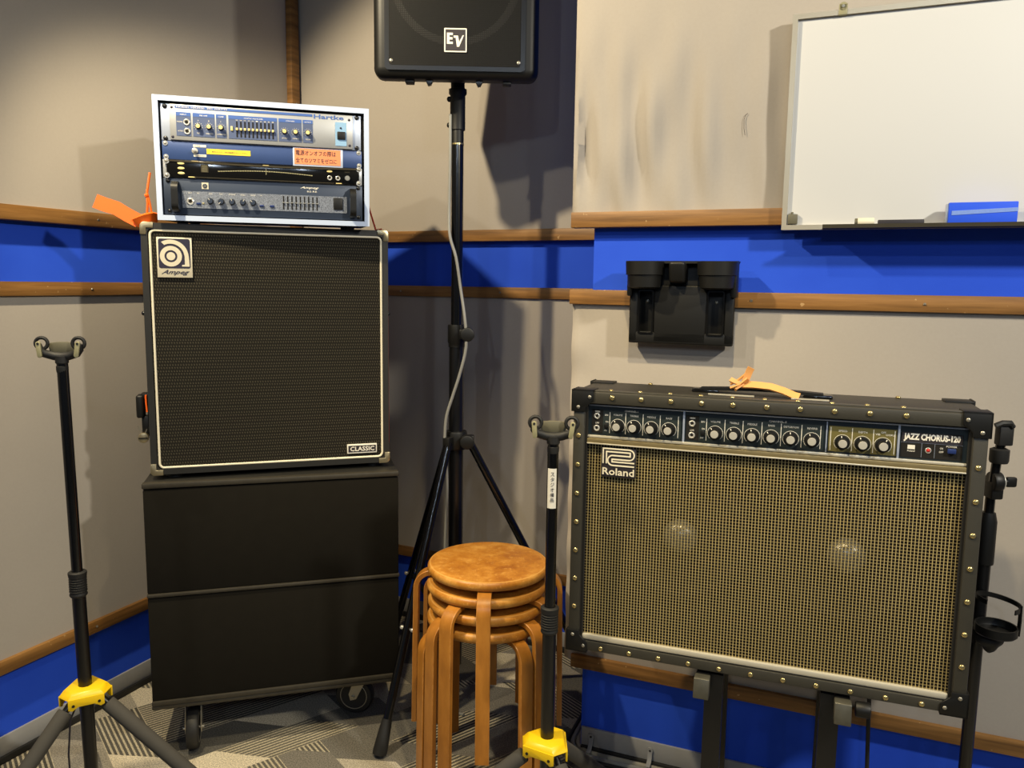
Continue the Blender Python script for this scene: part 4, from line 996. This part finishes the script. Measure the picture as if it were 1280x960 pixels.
# ------------------------------------------------------------------ microphone stand with drink holder
MX, MY = .977, 1.555
ms = thing('microphone_stand', 'black microphone stand behind the right edge of the combo amplifier', 'microphone stand', Matrix.Translation((MX, MY, 0)))
MB().lathe([(0, 0), (.12, 0), (.122, .006), (.115, .014), (.04, .022), (.018, .03), (0, .03)], 40).build('base', 'blackmetal', ms)
MB().cyl((0, 0, .02), (0, 0, .80), .0125).build('lower_tube', 'blackmetal', ms)
MB().lathe([(.012, .76), (.0165, .76), (.017, .765), (.0165, .85), (.0125, .868), (0, .868)], 20).build('grip_sleeve', 'black', ms)
MB().cyl((0, 0, .8), (0, 0, .925), .0095).build('upper_tube', 'gloss', ms)
m = MB(); m.cyl((-.011, -.012, .935), (.009, -.012, .935), .021, n=28, bev=.004); m.box(-.012, .012, -.024, .012, .9, .935, .004); pv = m.build('boom_pivot', 'black', ms)
MB().torus((.0095, -.012, .935), .017, .0018, 'X').build('pivot_washer', 'chrome', pv)
m = MB(); m.cyl((.009, -.012, .935), (.024, -.012, .935), .005); m.box(.02, .042, -.017, -.007, .924, .945, .004); m.build('wing_knob', 'black', pv)
MB().tube([(-.004, -.012, .935), (-.002, -.014, .99), (.002, -.02, 1.03)], .009, 12).build('boom_arm', 'gloss', ms)
m = MB(); m.lathe([(0, .985), (.016, .985), (.018, .99), (.018, 1.012), (.012, 1.015)], 16, Matrix.Translation((0, -.016, -.01))); m.box(-.012, .016, -.032, -.012, 1.012, 1.052, .003); m.tube([(-.022, -.03, 1.052), (-.01, -.032, 1.058), (.006, -.032, 1.058), (.012, -.03, 1.05)], .006, 8); m.build('microphone_clip', 'blackrub', ms)
dh = thing('drink_holder', 'black ring drink holder clamped to the microphone stand', 'drink holder', Matrix.Translation((MX, MY, .62)) @ Matrix.Scale(.88, 4))
dx, dy = .002, -.062
m = MB(); m.lathe([(0, .02), (.038, .02), (.04, .024), (.04, .036), (.0435, .036), (.0435, .018), (.04, .014), (0, .014)], 36, Matrix.Translation((dx, dy, 0))); m.build('dish', 'black', dh)
m = MB(); pts = [(dx + .044 * math.cos(R_(a)), dy + .044 * math.sin(R_(a)), .092 - .012 * (math.cos(R_(a)) * .6)) for a in range(-20, 215, 12)]; m.sweep(pts, .011, .0028, (0, 0, 1)); m.build('upper_ring', 'black', dh)
m = MB(); m.sweep([(dx + .0435, dy - .012, .088), (dx + .0445, dy - .012, .05), (dx + .0435, dy - .012, .016)], .01, .0028, (0, 1, 0)); m.sweep([(dx + .0435, dy - .012, .078), (dx + .034, dy - .022, .077), (dx + .02, dy - .03, .077)], .011, .0026, (0, 0, 1)); m.build('side_stay', 'black', dh)
m = MB(); m.box(-.022, .026, -.03, .02, -.028, .012, .004); m.build('clamp', 'black', dh)
m = MB(Matrix.Translation((.008, -.03, -.012)) @ Matrix.Rotation(PI / 2, 4, 'X'))
t = bmesh.new(); n = 40; pr = [(1, 0), (1.0, .008), (.8, .018), (.45, .025), (.15, .03)]; rings = []
for k, h_ in pr:
    rings.append([t.verts.new(((.027 + .005 * math.cos(4 * 2 * PI * i / n) * k) * k * math.cos(2 * PI * i / n), (.027 + .005 * math.cos(4 * 2 * PI * i / n) * k) * k * math.sin(2 * PI * i / n), h_)) for i in range(n)])
for a, b_ in zip(rings, rings[1:]):
    for i in range(n): t.faces.new((a[i], a[(i + 1) % n], b_[(i + 1) % n], b_[i]))
t.faces.new(rings[-1]); t.faces.new(rings[0][::-1]); m._add(t); m.build('clamp_knob', 'blackrub', dh, label='lobed clamp knob')

# power lead hanging from the combo
o = MB(JCM).tube([(.62, .2, .04), (.62, .195, -.02), (.6215, .18, -.12), (.626, .16, -.3), (.632, .15, -.45), (.66, .14, -.52), (.76, .1, -.5255)], .0042, 8).build('power_lead', 'blackrub')
tag(recentre(o), 'thin black lead hanging from behind the combo amplifier to the floor', 'cable')

# ------------------------------------------------------------------ things on the right wall
# whiteboard
wx0, wz0 = onwall(FR, 977, 288, -.005); wx0b, wz1 = onwall(FR, 991.5, 21, -.012)
WW, WH = .66, wz1 - wz0
WBM = FR @ Matrix.Translation((wx0, -.003, wz0)) @ Matrix.Rotation(R_(.6), 4, 'X')
wb = thing('whiteboard', 'white enamel whiteboard with aluminium frame hung on the right wall', 'whiteboard', WBM, (WW / 2, 0, 0))
MB().box(.004, WW - .004, -.012, -.002, .004, WH - .004).build('board_surface', 'wbsurf', wb)
m = MB(); m.band([(0, 0), (WW, 0), (WW, WH), (0, WH)], [(.011, .011), (WW - .011, .011), (WW - .011, WH - .011), (.011, WH - .011)], -.02, 0); m.build('frame', 'alu2', wb, label='aluminium frame')
m = MB(); tx0 = .09
m.prism([(-.062, .0005), (-.062, .009), (-.0605, .009), (-.0595, .003), (-.018, .003), (-.018, .0005)], tx0, WW - .02, Matrix(((0, 1, 0, 0), (1, 0, 0, 0), (0, 0, 1, 0), (0, 0, 0, 1)))); m.build('pen_tray', 'bronze', wb, label='narrow dark pen tray')
m = MB(); m.box(.095, .113, -.0225, .0, WH - .012, WH + .012, .002); m.cyl((.104, -.0225, WH + .006), (.104, .002, WH + .006), .009, n=16); cl = m.build('hanging_clip', 'paleplastic', wb, label='pale hanging clip'); MB().cyl((.104, -.0245, WH + .006), (.104, -.022, WH + .006), .003, n=10).build('clip_screw', 'steel', cl)
k = tag(recentre(MB(WBM).box(.0135, .0345, -.021, -.0125, .0135, .0355, .001).cyl((.022, -.017, .035), (.022, -.017, .0405), .003, n=10).build('magnet', 'smoke')), 'small dark square magnet in the lower left corner of the whiteboard', 'magnet')
def on_tray(x): return .0035
mk = thing('marker', 'short white marker with grey end lying on the whiteboard tray', 'marker', WBM, (.175, -.045, .0035))
MB().cyl((.162, -.045, .0135), (.196, -.045, .0135), .0095, n=20, bev=.0015).build('barrel', 'piping', mk)
MB().cyl((.156, -.045, .0135), (.163, -.045, .0135), .0085, n=20, bev=.001).build('end_cap', 'smoke', mk, label='grey end cap')
tag(recentre(MB(WBM).box(.203, .294, -.055, -.037, .0036, .0175, .0015).build('magnetic_bar', 'ink')), 'flat black bar lying on the whiteboard tray beside the white marker', 'magnet bar')
er = thing('eraser', 'blue felt whiteboard eraser with pale stripe standing on the tray', 'eraser', WBM, (.401, -.04, .0035))
MB().box(.338, .465, -.058, -.03, .0036, .051, .002).build('eraser_body', 'royal', er)
MB().prism([(.344, .0245), (.465, .0305), (.465, .0385), (.344, .0335)], -.0588, -.0575).build('stripe', 'palestripe', er, label='pale stripe')
MB().box(.3345, .3385, -.055, -.03, .004, .049, .001).build('backing', 'ear', er)
# cup holder
ux0, uz1 = onwall(FR, 785, 327, -.05); ux1, _z = onwall(FR, 921, 327, -.05); _x, uz0 = onwall(FR, 786, 428, -.03)
UW, UH = ux1 - ux0, uz1 - uz0
CUM = FR @ Matrix.Translation((ux0, -.001, uz0))
cu = thing('cup_holder', 'black moulded twin cup holder screwed to the right wall below the whiteboard', 'cup holder', CUM, (UW / 2, 0, 0))
m = MB(); sl = [(.026, .064), (UW - .066, UW - .026)]; zt = UH * .64
m.box(.004, UW - .004, -.014, .0, .0, UH - .004, .004)
for a, b_ in ((.003, sl[0][0]), (sl[0][1], sl[1][0]), (sl[1][1], UW - .003)): m.box(a, b_, -.032, -.01, .002, UH * .72, .004, 3)
m.box(.003, UW - .003, -.032, -.01, .0, .03, .004, 3)
m.box(-.002, .012, -.045, 0, UH * .58, UH, .004); m.box(UW - .012, UW + .002, -.045, 0, UH * .58, UH, .004)
m.prism([(-.002, UH - .004), (UW + .002, UH - .004), (UW + .004, UH + .002), (-.004, UH + .002)], -.05, 0)
m.build('moulded_body', 'black', cu)
for a, b_ in sl:
    xc = (a + b_) / 2 + (-.002 if a < .1 else .002)
    m = MB(); rC = .047
    prf = [(rC - .003, UH), (rC, UH), (rC - .0015, UH - .032), (rC - .005, UH - .033), (rC - .008, UH - .062), (rC - .018, UH - .066), (0, UH - .066), (0, UH - .062), (rC - .014, UH - .06), (rC - .006, UH - .001)]
    m.lathe(prf, 40, Matrix.Translation((xc, -.05, 0))); m.build('cup_ring', 'black', cu)
    m = MB(); o_ = rrect(a - .001, b_ + .001, .024, UH * .66, .006); i_ = rrect(a + .003, b_ - .003, .028, UH * .66 - .004, .004); m.band(o_, i_, -.0345, -.03); m.build('slot_rim', 'glossblack', cu, label='glossy slot rim')
    MB().ball(((a + b_) / 2, -.014, UH * .52), .0045, 1, .6, 1).build('screw', 'steel', cu, label='screw head')
m = MB(); m.box(UW / 2 - .026, UW / 2 + .014, -.075, -.02, UH - .052, UH, .008, 3, taper=lambda v: (v.x, v.y * (.8 if v.z < UH - .03 else 1), v.z)); m.build('centre_pocket', 'black', cu)
# loose thread on the wall cloth
hx, hz_ = onwall(FR, 931, 142, .01)
tag(recentre(MB(FR).tube([(hx + .007, .0095, hz_), (hx + .002, .009, hz_ - .004), (hx - .001, .009, hz_ - .014), (hx, .009, hz_ - .034), (hx + .003, .0095, hz_ - .05)], .0006, 5).build('loose_thread', 'ink')), 'short dark thread stuck to the grey wall cloth left of the whiteboard', 'thread')

# ------------------------------------------------------------------ cables along the foot of the right wall
def foot_cable(off, z, r, mat, label):
    pts = []
    xe = s730 - .012; yo = D - .014 - off
    for x in (2.6, 1.8, 1.2, .8, .5, .3, .15, .05, -.03): pts.append((x, yo + .002 * math.sin(x * 9), z)) if x > xe + .06 else None
    rr = .05 + off
    for a in range(0, 91, 15): pts.append((xe + .05 - rr * math.sin(R_(a)) , yo + rr - rr * math.cos(R_(a)), z))
    pts.append((pts[-1][0], .35, z))
    o = MB(FR).tube(pts, r, 8).build('floor_cable', mat); tag(recentre(o), label, 'cable')
foot_cable(.008, .008, .0075, 'cablegold', 'pale grey cable lying against the baseboard of the right wall')
foot_cable(.024, .007, .0068, 'cablegrey', 'middle grey cable of three along the foot of the right wall')
foot_cable(.039, .0055, .0052, 'blackrub', 'outer black cable of three along the foot of the right wall')
for px, py, lb in ((738, 938, 'small clip holding the floor cables near the wall end'), (812, 948, 'small rounded clip screwed to the baseboard above the floor cables')):
    x, z = onwall(FR, px, py, D - .01)
    F2 = FR @ Matrix.Translation((x, D - .007, 0))
    g = thing('cable_clip', lb, 'clip', F2, (0, 0, 0), 'cable clips')
    m = MB(); m.sweep([(0, -.002, .052), (0, -.004, .03), (0, -.012, .02), (0, -.03, .0175)], .012, .0022, (1, 0, 0)); m.cyl((0, 0, .05), (0, -.003, .05), .0085, n=16); m.build('clip_body', 'skirt', g)
    MB().ball((0, -.0035, .05), .0032, 1, .5, 1).build('clip_screw', 'ink', g)
# dark cord by the left stand
o = MB().tube([(-1.005, 1.72, .33), (-1.012, 1.70, .3), (-1.015, 1.69, .22), (-1.013, 1.69, .1), (-1.0, 1.68, .006), (-.95, 1.62, .004)], .0022, 6).build('thin_cord', 'ink')
tag(recentre(o), 'thin dark cord hanging beside the pole of the left guitar stand', 'cord')

# ------------------------------------------------------------------ light
def spot(name, loc, target, energy, col, size=60, blend=.5, rad=.04):
    l = bpy.data.lights.new(name, 'SPOT'); l.energy = energy; l.color = col; l.spot_size = R_(size); l.spot_blend = blend; l.shadow_soft_size = rad
    o = bpy.data.objects.new(name, l); COL.objects.link(o); o.location = loc
    o.rotation_euler = (Vector(target) - Vector(loc)).to_track_quat('-Z', 'Y').to_euler(); return o
def area(name, loc, target, energy, col, sx, sy):
    l = bpy.data.lights.new(name, 'AREA'); l.energy = energy; l.color = col; l.shape = 'RECTANGLE'; l.size = sx; l.size_y = sy
    o = bpy.data.objects.new(name, l); COL.objects.link(o); o.location = loc
    o.rotation_euler = (Vector(target) - Vector(loc)).to_track_quat('-Z', 'Y').to_euler(); return o
WARM = (1, .82, .50); NEUT = (1, .94, .80); COOL = (.70, .83, 1)
spot('corner_downlight', (-1.0, 1.36, 2.52), (.3, 2.75, .62), 155, (1, .83, .54), 98, .3, .03)
spot('left_downlight', (-1.3, .65, 2.5), (.1, 2.0, .5), 36, (1, .92, .74), 110, .5, .03)
spot('right_downlight', (1.75, 0, 2.5), (.85, 1.7, .75), 205, NEUT, 100, .7, .07)
spot('middle_downlight', (.15, .95, 2.5), (.1, 1.65, 0), 95, (1, .80, .46), 74, .7, .03)
spot('far_right_downlight', (.80, -1.6, 2.5), (.3, 1.2, .6), 15, COOL, 120, .5, .04)
spot('far_left_downlight', (-.80, -2.2, 2.5), (-.4, 1.0, .6), 34, COOL, 120, .5, .04)
area('ceiling_panel_lamp', (.15, -1.64, 2.56), (.3, 1.2, .6), 10, COOL, .5, .22)
wd = bpy.data.worlds.new('world'); SC.world = wd; wd.use_nodes = True
bgn = wd.node_tree.nodes['Background']; bgn.inputs[0].default_value = (.6, .76, 1, 1); bgn.inputs[1].default_value = .07

vs = SC.view_settings
vs.view_transform = 'Standard'; vs.look = 'None'; vs.gamma = 1; vs.exposure = 0; vs.use_curve_mapping = False
